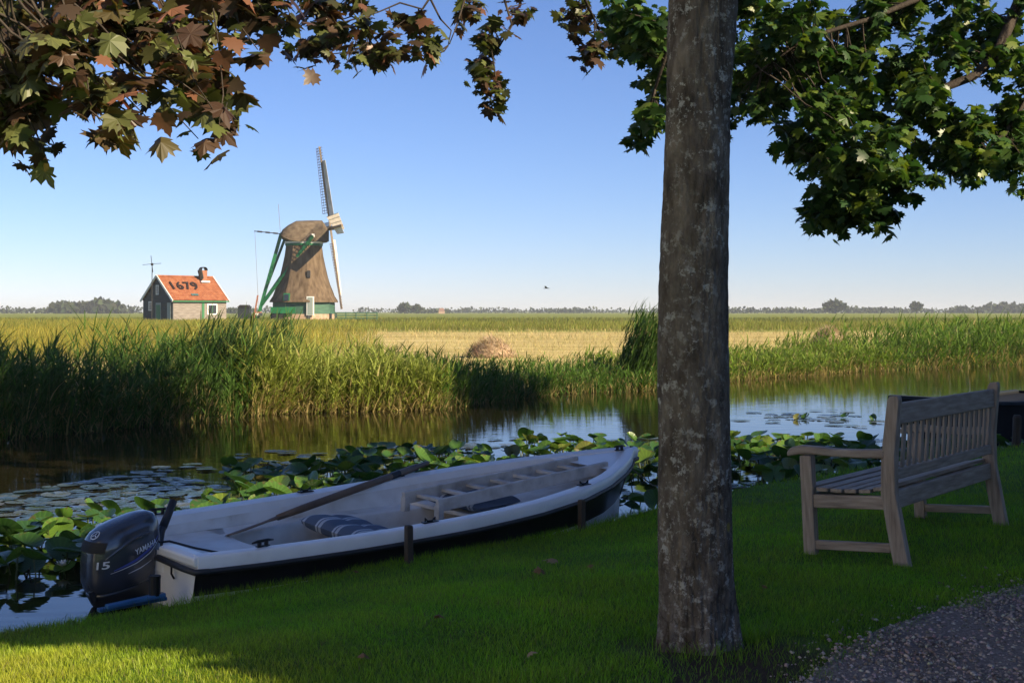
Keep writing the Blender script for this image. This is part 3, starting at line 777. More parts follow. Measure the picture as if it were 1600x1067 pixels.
for x0 in (-.26, CL + .26):
    for sg in (1, -1):
        mb = MB(); mb.beam((x0, CW / 2 - sg * (CW / 2 + .34), WH - .2), (x0, CW / 2, RH + .16), .10, .26, (0, 0, 1)); mb.build('barge_board', M['white_paint'], COT)
mb = MB(); mb.beam((-.2, -.34, WH - .22), (CL + .2, -.34, WH - .22), .16, .14); mb.build('gutter', M['house_green'], COT)
mb = MB(); mb.box((4.35, -.10, 1.1), (.34, .12, 2.9)); mb.build('post', M['house_green'], COT)
w = MB(); w.box((5.7, -.10, 1.45), (1.5, .14, 1.35)); wo = w.build('window', M['white_paint'], COT)
p = MB(); p.box((5.7, -.18, 1.45), (1.2, .04, 1.05)); p.build('pane', M['glass'], wo)
p = MB(); p.box((5.7, -.21, 1.45), (.06, .04, 1.05)); p.build('glazing_bar', M['house_green'], wo)
for yy, zz, ww, hh, nm in ((4.75, 1.85, .75, 1.15, 'window'), (CW / 2, 3.85, .62, 1.2, 'window')):
    w = MB(); w.box((-.09, yy, zz), (.1, ww, hh)); wo = w.build(nm, M['white_paint'], COT)
    p = MB(); p.box((-.145, yy, zz), (.03, ww * .7, hh * .8)); p.build('pane', M['glass'], wo)
    p = MB(); p.box((-.165, yy, zz), (.02, .05, hh * .8)); p.build('glazing_bar', M['white_paint'], wo)
w = MB(); w.box((-.09, 2.95, 1.0), (.1, 1.15, 2.5)); wo = w.build('door', M['door_grey'], COT)
p = MB(); p.box((-.15, 2.95, .9), (.04, .85, 2.2)); p.build('door_leaf', M['house_green'], wo)
w = MB(); w.box((-.09, .65, 1.05), (.1, .75, 2.4)); w.build('shutter', M['door_grey'], COT)
ch = MB(); ch.box((6.3, CW / 2 - .55, RH + .15), (.75, .7, 1.6)); co = ch.build('chimney', M['brick'], COT)
cc = MB(); ring = []
for q in range(9):
    a = math.pi * q / 8; ring.append([Vector((6.3 - .45 * math.cos(a), CW / 2 - .92, RH + .95 + .45 * math.sin(a))), Vector((6.3 - .45 * math.cos(a), CW / 2 - .18, RH + .95 + .45 * math.sin(a)))])
cc.loft(ring, closed=False); cc.tube([(5.55, CW / 2 - .9, RH + .95), (6.05, CW / 2 - .6, RH - .2)], .30, 8); cc.build('chimney_cowl', M['dark_wood'], co)
cc = MB(); cc.box((6.3, CW / 2 - .98, RH - .48), (1.3, .3, .2)); cc.build('flashing', M['white_paint'], co)
# the numerals laid in dark tiles, following the roof slope
slope = math.atan2(RH - WH + .26, CW / 2 + .28)
def roof_text(txt, x, t, size, mat):
    cu = bpy.data.curves.new('roof_lettering', 'FONT'); cu.body = txt; cu.size = size; cu.extrude = .02; cu.space_character = 1.12; cu.offset = .035
    o = bpy.data.objects.new('roof_lettering', cu); col.objects.link(o)
    dg = bpy.context.evaluated_depsgraph_get(); me = bpy.data.meshes.new_from_object(o.evaluated_get(dg)); bpy.data.objects.remove(o)
    o = link_mesh('roof_lettering', me, None, rf); me.materials.clear(); me.materials.append(mat)
    y = CW / 2 - (CW / 2 + .28) * (1 - t); z = WH - .18 + (RH - WH + .26) * t + .24
    o.location = (x, y, z); o.rotation_euler = (slope, 0, 0); return o
roof_text('1679', .55, .42, 1.95, M['roof_dark'])
mb = MB()
for j in range(5):
    mb.box((3.1 + j * .2, 0, 0), (.15, .26 if j % 2 else .34, .05))
o = mb.build('roof_mark', M['teal_tile'], rf); o.location = (0, CW / 2 - (CW / 2 + .28) * .80, WH - .18 + (RH - WH + .26) * .20 + .2); o.rotation_euler = (slope, 0, 0)
# thin wind vane on a mast above the gable
VAN = empty('wind_vane', COT.matrix_basis @ Vector((-.9, CW / 2, 0))); tag(VAN, 'thin four-armed wind vane on a mast above the cottage gable', 'wind vane')
mb = MB(); mb.tube([(0, 0, 0), (0.05, 0, 7.0)], .05, 6); mb.build('mast', M['dark_wood'], VAN)
mb = MB(); mb.box((.05, 0, 7.0), (.25, .25, .3)); mb.build('hub', M['dark_wood'], VAN)
for a in (R(96), R(4), R(186), R(-84)):
    mb = MB(); mb.beam((.05, -.1, 7.05), (.05 + 1.15 * math.cos(a) , -.1, 7.05 + 1.15 * math.sin(a) * .9), .05, .10, (0, 1, 0)); mb.build('vane_arm', M['dark_wood'], VAN)

# ---- unseen farmhouse added behind the viewer so its shadow covers the garden
uL, uR, o0, o1, ridge_z, eave_z = 5.6, 22.0, 10.5, 16.9, 9.4, 5.2
FH = empty('farmhouse', (*from_uo(uL, o0), .3), R(45)); tag(FH, 'unseen long farmhouse added behind the garden lawn to cast its shade', 'house')
hl, hw = uR - uL, o1 - o0
def fh(u_, o_, z): return (u_, -o_, z - .3)
mb = MB(); mb.add([fh(0, 0, -.2), fh(hl, 0, -.2), fh(hl, hw, -.2), fh(0, hw, -.2), fh(0, 0, eave_z), fh(hl, 0, eave_z), fh(hl, hw, eave_z), fh(0, hw, eave_z), fh(0, hw / 2, ridge_z - .2), fh(hl, hw / 2, ridge_z - .2)],
                  [(0, 1, 5, 4), (1, 2, 6, 9, 5), (2, 3, 7, 6), (3, 0, 4, 8, 7)]); mb.build('wall', M['white_paint'], FH)  # white so the wall bounces skylight back onto the lawn
for sg in (0, 1):
    mb = MB(); e = hw + .4 if sg else -.4
    mb.loft([[Vector(fh(-.3, e, eave_z - .3)), Vector(fh(hl + .3, e, eave_z - .3)), Vector(fh(hl + .3, e, eave_z - .1)), Vector(fh(-.3, e, eave_z - .1))],
             [Vector(fh(-.3, hw / 2, ridge_z - .15)), Vector(fh(hl + .3, hw / 2, ridge_z - .15)), Vector(fh(hl + .3, hw / 2, ridge_z + .05)), Vector(fh(-.3, hw / 2, ridge_z + .05))]], caps=True)
    mb.build('roof', M['thatch'], FH)
for k in range(6):
    w = MB(); w.box(fh(2.2 + k * 4, -.06, 1.9), (1.3, .14, 1.7)); wo = w.build('window', M['white_paint'], FH)
    p = MB(); p.box(fh(2.2 + k * 4, -.15, 1.9), (1.0, .05, 1.4)); p.build('pane', M['glass'], wo)
w = MB(); w.box(fh(12.2, -.06, 1.3), (1.1, .14, 2.3)); w.build('door', M['house_green'], FH)

# unseen yew cone added out of frame to shape the lawn's shadow edge
YEW = empty('shadow_yew', (5.33, 2.4, .3)); tag(YEW, 'unseen dark yew cone added to shape the shadow edge on the lawn', 'shrub')

# unseen white house added at left; its sunlit front bounces light into the shade
WH2 = empty('bounce_house', (-9.2, -3.2, .3), R(8)); tag(WH2, 'unseen white house added left of the lawn to bounce sunlight into the shade', 'house')
mb = MB(); mb.add([(-3, -7, -.3), (3, -7, -.3), (3, 6, -.3), (-3, 6, -.3), (-3, -7, 6.4), (3, -7, 6.4), (3, 6, 6.4), (-3, 6, 6.4), (0, -7, 9.4), (0, 6, 9.4)], [(0, 1, 5, 8, 4), (1, 2, 6, 5), (2, 3, 7, 9, 6), (3, 0, 4, 7)]); mb.build('wall', M['white_paint'], WH2)
for sg in (-1, 1):
    mb = MB(); mb.loft([[Vector((sg * 3.4, -7.3, 5.95)), Vector((sg * 3.4, 6.3, 5.95)), Vector((sg * 3.4, 6.3, 6.1)), Vector((sg * 3.4, -7.3, 6.1))], [Vector((0, -7.3, 9.4)), Vector((0, 6.3, 9.4)), Vector((0, 6.3, 9.6)), Vector((0, -7.3, 9.6))]], caps=True); mb.build('roof', M['roof_tile'], WH2)
for yy in (-5, -1.5, 2.5):
    for zz in (1.8, 4.6):
        w = MB(); w.box((3.03, yy, zz), (.1, 1.0, 1.5)); wo = w.build('window', M['door_grey'], WH2); q = MB(); q.box((3.10, yy, zz), (.05, .8, 1.3)); q.build('pane', M['glass'], wo)
w = MB(); w.box((3.03, 4.5, 1.1), (.1, 1.0, 2.2)); w.build('door', M['house_green'], WH2)
# ------------------------------------------------------------------ trees
def maple_leaf():
    half = [(0, 0), (.10, -.06), (.30, -.10), (.26, .06), (.52, .10), (.44, .22), (.62, .36), (.42, .38), (.36, .46), (.40, .66), (.26, .60), (.17, .58), (.16, .76), (.08, .84), (0, 1.0)]
    pts = half + [(-x, y) for x, y in half[-2:0:-1]]
    c = (0, .32)
    V = [(c[0], c[1], .0)] + [(x, y, -.16 * abs(x) - .22 * (y - .3) ** 2) for x, y in pts]
    n = len(pts); T = [(0, 1 + k, 1 + (k + 1) % n) for k in range(n)]
    return np.array(V), np.array(T)
def simple_leaf():
    V = [(0, 0, 0), (.42, .22, -.08), (.34, .62, -.12), (0, 1, -.15), (-.34, .62, -.12), (-.42, .22, -.08)]
    return np.array(V), np.array([(0, 1, 2), (0, 2, 3), (0, 3, 4), (0, 4, 5)])
LV, LT = maple_leaf(); SV, ST = simple_leaf()
def leaf_mesh(name, mat, curl):
    V = LV.copy(); V[:, 2] *= curl
    V[1:, :2] += rng.normal(0, .022, (len(V) - 1, 2)); V[:, 2] += rng.normal(0, .02, len(V)) - .10 * curl * np.abs(V[:, 0]) + .12 * (curl - 1) * V[:, 0] * V[:, 1]; V[:, 0] *= rng.uniform(.85, 1.1)
    me = bpy.data.meshes.new(name); me.from_pydata([tuple(p) for p in V], [], [tuple(t) for t in LT]); me.materials.append(mat)
    return me
def in_frame(p, pad=0):
    px = 800 + p[:, 0] / np.maximum(p[:, 1], .1) * FPX; py = 487 - (p[:, 2] - CAM_H) / np.maximum(p[:, 1], .1) * FPX
    return (px > -pad) & (px < 1600 + pad) & (py > -pad) & (py < 1067)
def P3(px, py, y):
    return np.array([(px - 800) / FPX * y, y, CAM_H - (py - 487) / FPX * y])

def twig_path(a, b, sag, n=8, jit=.05):
    a = np.array(a); b = np.array(b); out = []
    L = np.linalg.norm(b - a)
    for k in range(n + 1):
        t = k / n
        p = a * (1 - t) + b * t + np.array([0, 0, -sag * 4 * t * (1 - t)])
        if 0 < k < n: p = p + rng.normal(0, jit * L / n, 3)
        out.append(p)
    return out

def make_tree(name, label, base, trunk_mesh, blobs, limbs, crown, leaf_size, palette, leaf_me, n_parts=300, crown_leaf=.17):
    """blobs: (centre, radii, number of leaves); crown: list of the same filled with simple leaves high up"""
    T = empty(name, base); tag(T, label, 'tree')
    B = np.array(base)
    if trunk_mesh is not None: link_mesh('trunk', trunk_mesh, M['bark'], T)
    br = MB()
    for pts, r0, r1 in limbs:
        n = len(pts); br.tube([Vector(p) - Vector(base) for p in pts], [r0 + (r1 - r0) * (k / (n - 1)) ** .8 for k in range(n)], 7)
    tips = []
    pos, tipd, nor, siz = [], [], [], []
    lim_pts = np.array([pts[i] * (1 - f) + pts[i + 1] * f for pts, _, _ in limbs for i in range(len(pts) - 1) for f in np.linspace(0, 1, 9)])
    for c, rad, n in blobs:
        c = np.array(c); rad = np.array(rad)
        # twigs: from the nearest limb point into the blob
        nt = max(2, int(n / 24))
        for k in range(nt):
            v = rng.normal(0, 1, 3); v = v / np.linalg.norm(v) * rng.uniform(.15, 1) ** .5
            q = c + v * rad
            st = lim_pts[np.argmin(np.linalg.norm(lim_pts - q, axis=1) + rng.uniform(0, .35, len(lim_pts)))]
            path = twig_path(st, q, -.05 + .12 * rng.random(), 5, .10)
            br.tube([Vector(p) - Vector(base) for p in path], [.007, .006, .005, .0045, .004, .0025], 4, cap=False)
            m = max(3, int(n / nt))
            for j in range(m):
                t = rng.uniform(.45, 1.03); i = min(int(t * 5), 4); f = t * 5 - i
                p = path[i] * (1 - f) + path[min(i + 1, 5)] * f + rng.normal(0, .055, 3) * (leaf_size / .14)
                a = rng.uniform(0, 2 * math.pi)
                d = np.array([math.cos(a), math.sin(a), rng.uniform(-1.5, .05)])
                pos.append(p); tipd.append(d)
                nn = np.array([0, 0, 1.0]) + rng.normal(0, .45, 3) + .5 * np.array([math.cos(a), math.sin(a), 0])
                nor.append(nn); siz.append(leaf_size * rng.uniform(.5, 1.3))
    pos = np.array(pos); rot = frames(np.array(tipd), np.array(nor)); siz = np.array(siz)
    vis = in_frame(pos, 20) & (pos[:, 1] > 1)
    app = siz / pos[:, 1] * (1 + .25 * rng.random(len(siz)))
    order = np.argsort(-(app * vis)); parts = set(order[:n_parts].tolist())
    for i in order[:n_parts]:
        o = bpy.data.objects.new('leaf', random.choice(leaf_me)); o.parent = T
        m4 = Matrix([list(rot[i][r] * siz[i]) + [pos[i][r] - B[r]] for r in range(3)] + [[0, 0, 0, 1]])
        o.matrix_local = m4; col.objects.link(o)
    rest = np.array([i for i in range(len(pos)) if i not in parts])
    pal = np.array(palette); colr = pal[rng.integers(0, len(pal), len(rest))] * (1 + rng.normal(0, .15, (len(rest), 1)))
    chunks = [stamp(LV, LT, pos[rest] - B, rot[rest], siz[rest], np.clip(colr, .004, .9))]
    for c, rad, n, rlo in crown:
        v = norm(rng.normal(0, 1, (n, 3))) * (rlo + (1 - rlo) * rng.random((n, 1))) ** .6
        cl = norm(rng.normal(0, 1, (90, 3))) * rng.uniform(.5, 1, (90, 1))
        v = .55 * v + .45 * (cl[rng.integers(0, 90, n)] + rng.normal(0, .13, (n, 3)))
        p = np.array(c) + v * np.array(rad)
        keep = ~in_frame(p, 60) | (rng.random(n) < 0.0)
        p = p[keep]; k = len(p)
        a = rng.uniform(0, 2 * math.pi, k)
        td = np.stack([np.cos(a), np.sin(a), rng.uniform(-1, .2, k)], 1); nn = np.array([[0, 0, 1.0]]) + rng.normal(0, .5, (k, 3))
        cc = pal[rng.integers(0, len(pal), k)]
        chunks.append(stamp(SV, ST, p - B, frames(td, nn), rng.uniform(.8, 1.3, k) * crown_leaf, cc))
    V, Tt, C = cat_parts(chunks)
    cr = tri_mesh('crown', V, Tt, M['leaf'], T, C); cr["kind"] = "stuff"
    br.build('branches', M['twig'], T, smooth=True)
    return T

n = 22000; hh = rng.random(n) * 6.05; aa = rng.uniform(0, 6.283, n); rr_ = np.minimum(.6 * (6.2 - hh), 1.75) * rng.uniform(.75, 1.02, n)
V, Tt, C = stamp(SV, ST, np.stack([rr_ * np.cos(aa), rr_ * np.sin(aa), hh], 1), frames(rng.normal(0, 1, (n, 3)), rng.normal(0, 1, (n, 3))), np.full(n, .09), vary((.02, .04, .015), n, .2))
o = tri_mesh('foliage', V, Tt, M['far_leaf'], YEW, C); o['kind'] = 'stuff'
mb = MB(); mb.tube([(0, 0, -.1), (0, 0, 2.6)], [.07, .02], 8); mb.build('trunk', M['twig'], YEW)

# --- copper maple: trunk in the picture, crown mostly above the frame
TB = np.array([0.767, 5.55, 0.30])
prof = [(1040, 1092, 78), (1010, 1091, 66), (980, 1090, 62.5), (940, 1089, 60.5), (900, 1088, 59.5), (800, 1086, 57.5), (700, 1085, 56), (600, 1084, 55.5), (450, 1084, 53.5), (300, 1087, 52), (150, 1091, 50), (60, 1095, 52), (0, 1098, 53), (-120, 1100, 54), (-400, 1104, 52), (-800, 1110, 47)]
zs = np.array([CAM_H - (p[0] - 487) / FPX * 5.55 for p in prof]); xs = np.array([(p[1] - 800) / FPX * 5.55 for p in prof]); rs = np.array([p[2] / FPX * 5.55 for p in prof])
NA, NZ = 150, 420
mb = MB(); rings = []
zz = np.linspace(zs[0], zs[-1], NZ)
for z in zz:
    cxr = np.interp(z, zs, xs); r0 = np.interp(z, zs, rs); ring = []
    flare = max(0.0, (0.62 - z) / .4)
    for k in range(NA):
        a = 2 * math.pi * k / NA; ca, sa = math.cos(a), math.sin(a)
        q = Vector((ca * 1.0, sa * 1.0, z))
        f1 = mnoise.noise(Vector((ca * 1.3, sa * 1.3, z * 1.4)))
        # bark plates: fissures run up and down, deeper near the foot
        w1 = mnoise.noise(Vector((ca * 5.5, sa * 5.5, z * 2.1 + 7))); w2 = mnoise.noise(Vector((ca * 11, sa * 11, z * 7 + 3)))
        fiss = max(0.0, 1 - abs(w1) * 9) * .013 * min(1, .25 + flare * 1.4 + max(0, 1.3 - z) * .5) + max(0.0, 1 - abs(w2) * 7) * .004
        f2 = mnoise.noise(Vector((ca * 2.6 + 9, sa * 2.6, z * 4.2))); f3 = mnoise.noise(Vector((ca * 7, sa * 7 + 4, z * 9)))
        r = r0 * (1 + .05 * f1 + .028 * f2 + .014 * f3 + flare * .16 * math.cos(5 * a + 1)) - fiss + .003 * mnoise.noise(Vector((ca * 16, sa * 16, z * 18)))
        ring.append(Vector((cxr + ca * r - TB[0], sa * r, z - TB[2])))
    rings.append(ring)
mb.loft(rings); trunk_me = mb.mesh('trunk', smooth=True)
top = np.array([xs[-1], 5.55, zs[-1]])
# limbs of the copper maple: over the frame to the upper left, and hanging sprays
L1 = [np.array([.82, 5.5, 4.3]), np.array([.1, 5.9, 4.3]), np.array([-.8, 6.2, 4.0]), np.array([-1.6, 6.3, 3.55]), np.array([-2.3, 6.1, 3.15])]
L2 = [np.array([.85, 5.7, 4.6]), np.array([.4, 7.5, 5.2]), np.array([-.1, 9.3, 5.0]), np.array([-.35, 10.6, 4.55]), np.array([-.45, 11.2, 4.25])]
L3 = [np.array([-.1, 5.8, 4.3]), np.array([-1.0, 5.4, 3.8]), np.array([-1.8, 5.3, 3.2]), np.array([-2.1, 5.3, 2.85])]
L4 = [np.array([-.1, 9.3, 5.0]), np.array([-1.1, 10.0, 4.6]), np.array([-1.9, 10.3, 4.2]), np.array([-2.3, 10.4, 3.95])]
L5 = [np.array([.4, 7.5, 5.2]), np.array([.5, 9.5, 4.9]), np.array([.55, 11.0, 4.35]), np.array([.75, 11.5, 4.1])]
L6 = [P3(770, -60, 11.2), P3(800, 40, 11.3), P3(770, 90, 11.3), P3(775, 125, 11.3), P3(765, 160, 11.3)]
L7 = [P3(560, -40, 10.3), P3(566, 30, 10.2), P3(575, 66, 10.2)]
L8 = [P3(690, -30, 10.6), P3(660, 15, 10.6), P3(625, 5, 10.6), P3(590, 20, 10.5), P3(540, 35, 10.4)]
L9 = [P3(668, -10, 10.6), P3(688, 30, 10.6), P3(705, 48, 10.6), P3(700, 72, 10.6)]
L10 = [P3(735, -30, 10.9), P3(720, 20, 10.8), P3(712, 45, 10.7), P3(702, 70, 10.7)]
L11 = [np.array(top), np.array([1.6, 4.8, 6.0]), np.array([2.6, 4.2, 7.5])]
L12 = [np.array(top), np.array([.9, 5.6, 7.0]), np.array([.7, 5.8, 9.5])]
L13 = [np.array(top), np.array([-.5, 5.0, 6.2]), np.array([-1.8, 4.6, 7.5])]
limbs = [(L1, .035, .010), (L2, .06, .012), (L3, .02, .008), (L4, .03, .008), (L5, .03, .008), (L6, .012, .005), (L7, .010, .004), (L8, .012, .004), (L9, .010, .004), (L10, .010, .004), (L11, .13, .05), (L12, .15, .05), (L13, .12, .04)]
def blob(px, py, rx, ry, y, n, rd=.35): return (P3(px, py, y), (rx / FPX * y, rd, ry / FPX * y), int(n * 2.0))
blobs = [
    blob(40, 30, 80, 70, 6.1, 70), blob(45, 110, 70, 70, 6.0, 60), blob(20, 180, 50, 50, 5.8, 34), blob(75, 190, 50, 45, 5.9, 30), blob(70, 235, 26, 26, 5.6, 7, .1), blob(20, 220, 28, 25, 5.7, 9, .12),
    blob(150, 20, 90, 55, 6.3, 60), blob(160, 75, 35, 25, 6.2, 12), blob(120, 170, 30, 35, 5.9, 14), blob(175, 175, 50, 34, 5.7, 30), blob(240, 190, 30, 30, 5.7, 14, .2), blob(200, 205, 34, 22, 5.6, 12, .2),
    blob(250, 50, 80, 60, 6.4, 60), blob(290, 120, 75, 50, 6.3, 55), blob(300, 180, 60, 40, 6.1, 32), blob(330, 215, 45, 26, 6.0, 16, .2), blob(355, 190, 30, 34, 6.0, 14, .2), blob(340, 150, 50, 45, 6.2, 26),
    blob(350, 40, 60, 50, 6.6, 40), blob(385, 90, 24, 50, 6.5, 16), blob(430, 25, 50, 32, 6.6, 24), blob(455, 50, 30, 24, 6.7, 9, .2), blob(440, 10, 44, 20, 6.6, 12),
    blob(520, 20, 45, 28, 10.1, 42), blob(505, 75, 40, 30, 10.3, 30), blob(550, 92, 16, 14, 10.2, 8, .15), blob(585, 62, 32, 30, 10.3, 26), blob(620, 78, 32, 22, 10.4, 26), blob(645, 50, 34, 28, 10.4, 22), blob(655, 72, 14, 14, 10.4, 6, .15), blob(625, 28, 22, 14, 10.4, 9, .2), blob(480, 95, 20, 12, 10.2, 6, .15), blob(560, 15, 40, 20, 10.2, 14), blob(480, 30, 25, 30, 10.2, 16),
    blob(745, 20, 25, 30, 11.2, 24), blob(755, 50, 26, 20, 11.2, 18), blob(783, 42, 16, 14, 11.2, 8, .15), blob(752, 85, 24, 16, 11.3, 18), blob(768, 108, 22, 16, 11.3, 14), blob(735, 118, 14, 12, 11.3, 6, .15), blob(752, 148, 20, 16, 11.3, 12, .2), blob(775, 168, 17, 14, 11.3, 9, .2), blob(728, 35, 14, 16, 11.2, 5, .15),
    blob(835, 10, 30, 16, 11.4, 12), blob(882, 22, 24, 34, 11.4, 24), blob(890, 40, 20, 16, 11.4, 8, .2), blob(925, 72, 24, 24, 11.5, 16), blob(940, 95, 18, 12, 11.5, 8, .2), blob(925, 30, 22, 20, 11.5, 8), blob(950, 60, 16, 16, 11.5, 6),
]
for L in (L1, L3): pass
cop = [(.055, .032, .020), (.075, .045, .026), (.065, .066, .024), (.050, .034, .022), (.10, .12, .036), (.09, .105, .034), (.15, .07, .04), (.06, .075, .022)]
copper_me = [leaf_mesh('copper_leaf', M['copper_leaf'], k) for k in (.5, .9, 1.3, 1.8, 2.4, 3.0)]
crownA = [((.4, 5.2, 8.6), (3.6, 3.6, 3.2), 1500, .2), ((-1.6, 6.6, 4.9), (1.5, 1.5, .5), 250, .0)]
make_tree('copper_maple', 'copper-leaved maple whose thick bark trunk stands on the lawn by the bench', tuple(TB), trunk_me, blobs, limbs, crownA, .114, cop, copper_me, crown_leaf=.2)

# --- green maple: trunk right of the frame, its boughs reach in from the upper right
GB = np.array([5.9, 10.6, 0.25])
mb = MB(); mb.tube([(0, 0, -.1), (0, 0, .3), (.05, 0, 1.5), (0, .05, 3), (-.1, .1, 4.5), (-.1, .1, 6.5)], [.30, .21, .18, .17, .15, .11], 20)
gm_trunk = mb.mesh('trunk', smooth=True)
K0 = np.array([5.85, 10.65, 3.4])
G1 = [K0 + np.array([0, 0, .8]), P3(1640, -120, 10.6), P3(1585, 20, 10.4), P3(1555, 90, 10.3), P3(1520, 120, 10.2), P3(1470, 140, 10.2), P3(1440, 160, 10.2), P3(1400, 205, 10.2), P3(1340, 235, 10.2), P3(1310, 300, 10.2)]
G2 = [K0 + np.array([0, 0, 1.2]), np.array([4.2, 10.2, 4.6]), P3(1480, -20, 10.0), P3(1360, 30, 9.8), P3(1260, 60, 9.7), P3(1190, 110, 9.7)]
G3 = [K0 + np.array([0, 0, 1.4]), np.array([3.4, 9.6, 5.0]), np.array([2.0, 9.6, 4.4]), P3(1110, -20, 9.8), P3(1050, 60, 9.8), P3(1020, 150, 9.8)]
G4 = [K0 + np.array([0, 0, .3]), P3(1700, 60, 10.4), P3(1620, 130, 10.2), P3(1570, 210, 10.0), P3(1530, 240, 9.9)]
glimbs = [(G1, .06, .012), (G2, .04, .008), (G3, .05, .010), (G4, .04, .010), ([np.array([5.8, 10.7, 6.2]), np.array([5.0, 10, 8.5]), np.array([4.5, 9.6, 10])], .10, .03), ([np.array([5.8, 10.7, 5.2]), np.array([7.0, 10.5, 7.5]), np.array([8, 10.2, 9])], .10, .03)]
gb = []
for px, py, rx, ry, n in [(985, 30, 40, 40, 110), (1010, 85, 30, 40, 80), (1030, 140, 16, 40, 40), (1010, 215, 22, 22, 34), (1028, 190, 14, 24, 20), (960, 10, 25, 20, 36),
        (1165, 40, 40, 60, 120), (1170, 120, 34, 60, 110), (1165, 190, 30, 20, 40), (1230, 30, 60, 40, 120), (1260, 110, 50, 40, 110), (1225, 160, 40, 40, 80), (1215, 205, 16, 20, 24),
        (1320, 40, 70, 50, 150), (1330, 130, 70, 50, 150), (1270, 200, 45, 45, 100), (1340, 210, 70, 45, 140), (1290, 270, 45, 35, 90), (1360, 270, 50, 34, 90), (1290, 330, 36, 36, 70), (1335, 320, 40, 36, 70), (1385, 345, 26, 20, 34), (1300, 362, 26, 14, 22), (1395, 310, 20, 26, 28),
        (1410, 60, 60, 60, 130), (1430, 150, 50, 50, 90), (1470, 220, 50, 40, 90), (1440, 270, 40, 26, 50), (1490, 180, 30, 30, 44), (1500, 40, 60, 50, 110), (1570, 30, 50, 60, 100), (1580, 110, 40, 50, 70), (1570, 190, 40, 30, 50), (1530, 250, 45, 34, 80), (1580, 250, 40, 40, 80), (1590, 300, 20, 18, 20), (1540, 275, 30, 18, 26), (1480, 100, 30, 34, 34)]:
    gb.append(blob(px, py, rx, ry, 10.1 + rng.uniform(-.5, .5), int(n * 1.55), .6))
grn = [(.020, .055, .012), (.030, .075, .016), (.045, .09, .018), (.065, .115, .020), (.028, .07, .02), (.10, .14, .022)]
green_me = [leaf_mesh('green_leaf', M['green_leaf'], k) for k in (.5, .9, 1.3, 1.8, 2.4)]
crownB = [((5.7, 10.6, 8.3), (3.3, 3.3, 4.2), 6500, .15)]
make_tree('green_maple', 'green-leaved maple reaching in with low boughs over the bench', tuple(GB), gm_trunk, gb, glimbs, crownB, .096, grn, green_me, crown_leaf=.22)

# --- third maple of the row, right of the frame, shading part of the far reeds
CB = np.array([12.2, 17.0, 0.3])
mb = MB(); mb.tube([(0, 0, -.1), (0, 0, .3), (.05, 0, 1.5), (0, .05, 3), (-.1, .1, 4.5), (-.1, .1, 7)], [.30, .21, .18, .17, .15, .09], 16)
make_tree('green_maple', 'next maple of the row, beyond the right edge of the lawn', tuple(CB), mb.mesh('trunk', smooth=True), [((12.2, 17, 5.2), (1.6, 1.6, .8), 60)],
          [([np.array([12.2, 17, 4]), np.array([11.5, 16.5, 6]), np.array([11, 16.5, 8])], .08, .03)], [((12.2, 17.0, 8.6), (2.5, 2.5, 3.8), 5000, .15)], .13, grn, green_me, n_parts=0, crown_leaf=.25)

# ------------------------------------------------------------------ lawn grass
def scatter_lawn(n, ylo, yhi, xspread):
    y = rng.uniform(ylo, yhi, n); x = y * rng.uniform(-xspread, xspread, n)
    return x, y
parts = []
for (n, ylo, yhi, hgt, wid) in ((150000, 4.9, 7.2, .034, .0036), (140000, 7.2, 10.2, .036, .0050), (90000, 10.2, 16.5, .04, .008)):
    y = np.sqrt(rng.uniform(ylo ** 2, yhi ** 2, n)); x = y * rng.uniform(-.405, .405, n)
    u_, o_ = uo(x, y); d_ = o_ - bank_edge(u_)
    wear = np.hypot(x - .86, y - 5.25) + .18 * np.sin(9 * x) * np.sin(7 * y)
    pw = gravel_side(x, y) + .10 * np.sin(11 * x + 2) * np.sin(6 * y)
    ok = (d_ > .015) & (pw < .03 + .10 * rng.random(n)) & (np.hypot(x - .77, y - 5.55) > .17) & ((wear > .42) | (rng.random(n) < .22))
    # bare-ish gravel fringe
    ok &= ~((pw > -.12) & (rng.random(n) < .45))
    x, y, d_ = x[ok], y[ok], d_[ok]; k = len(x)
    z = lawn_z(x, y) - .004
    patch = .5 + .5 * np.sin(1.7 * x + 1.1 * np.sin(1.9 * y)) * np.sin(1.3 * y + .9 * np.sin(2.3 * x))
    patch2 = .5 + .5 * np.sin(6.1 * x + 2 * np.sin(3 * y)) * np.sin(5.3 * y)
    h = hgt * rng.uniform(.55, 1.25, k) * (.75 + .35 * patch + .25 * patch2) * (1 + .9 * np.exp(-d_ / .08))
    foot_tuft = np.exp(-((np.hypot(x - .77, y - 5.55) - .22) / .12) ** 2); h = h * (1 + 1.0 * foot_tuft)
    g = np.array([.135, .335, .012])[None] * (1 - .35 * patch[:, None]) + np.array([.22, .38, .022])[None] * (.35 * patch[:, None])
    yl = np.clip((3.6 - .7071 * (x + y)) / 1.2, 0, 1)[:, None] * .6 + .25 * patch2[:, None]; g = g * (1 - yl) + np.array([.36, .35, .035])[None] * yl  # sunlit corner's warm light put into the grass colour, plus small yellow mottling
    g = g * (1 + rng.normal(0, .22, (k, 1))); dry = rng.random(k) < .06; g[dry] = np.array([.16, .13, .06])
    big = np.sin(.9 * x + 1.3 * np.sin(.7 * y)) * np.sin(.8 * y + 1.1 * np.sin(.6 * x)); mot = np.sin(3.3 * x + 2.1 * np.sin(1.7 * y)) * np.sin(2.7 * y + 1.5 * np.sin(2.9 * x))
    g = g * (1 + .16 * big + .18 * mot)[:, None]; h = h * (1 + .25 * mot)
    g = np.clip(g, .005, .5)
    parts.append(ribbons(np.stack([x, y, z], 1), rng.uniform(0, 6.283, k), rng.uniform(.05, .6, k), rng.uniform(.1, .9, k), h, wid * rng.uniform(.7, 1.3, k), 2 if ylo < 6 else 1, g * .6, g * 1.2))
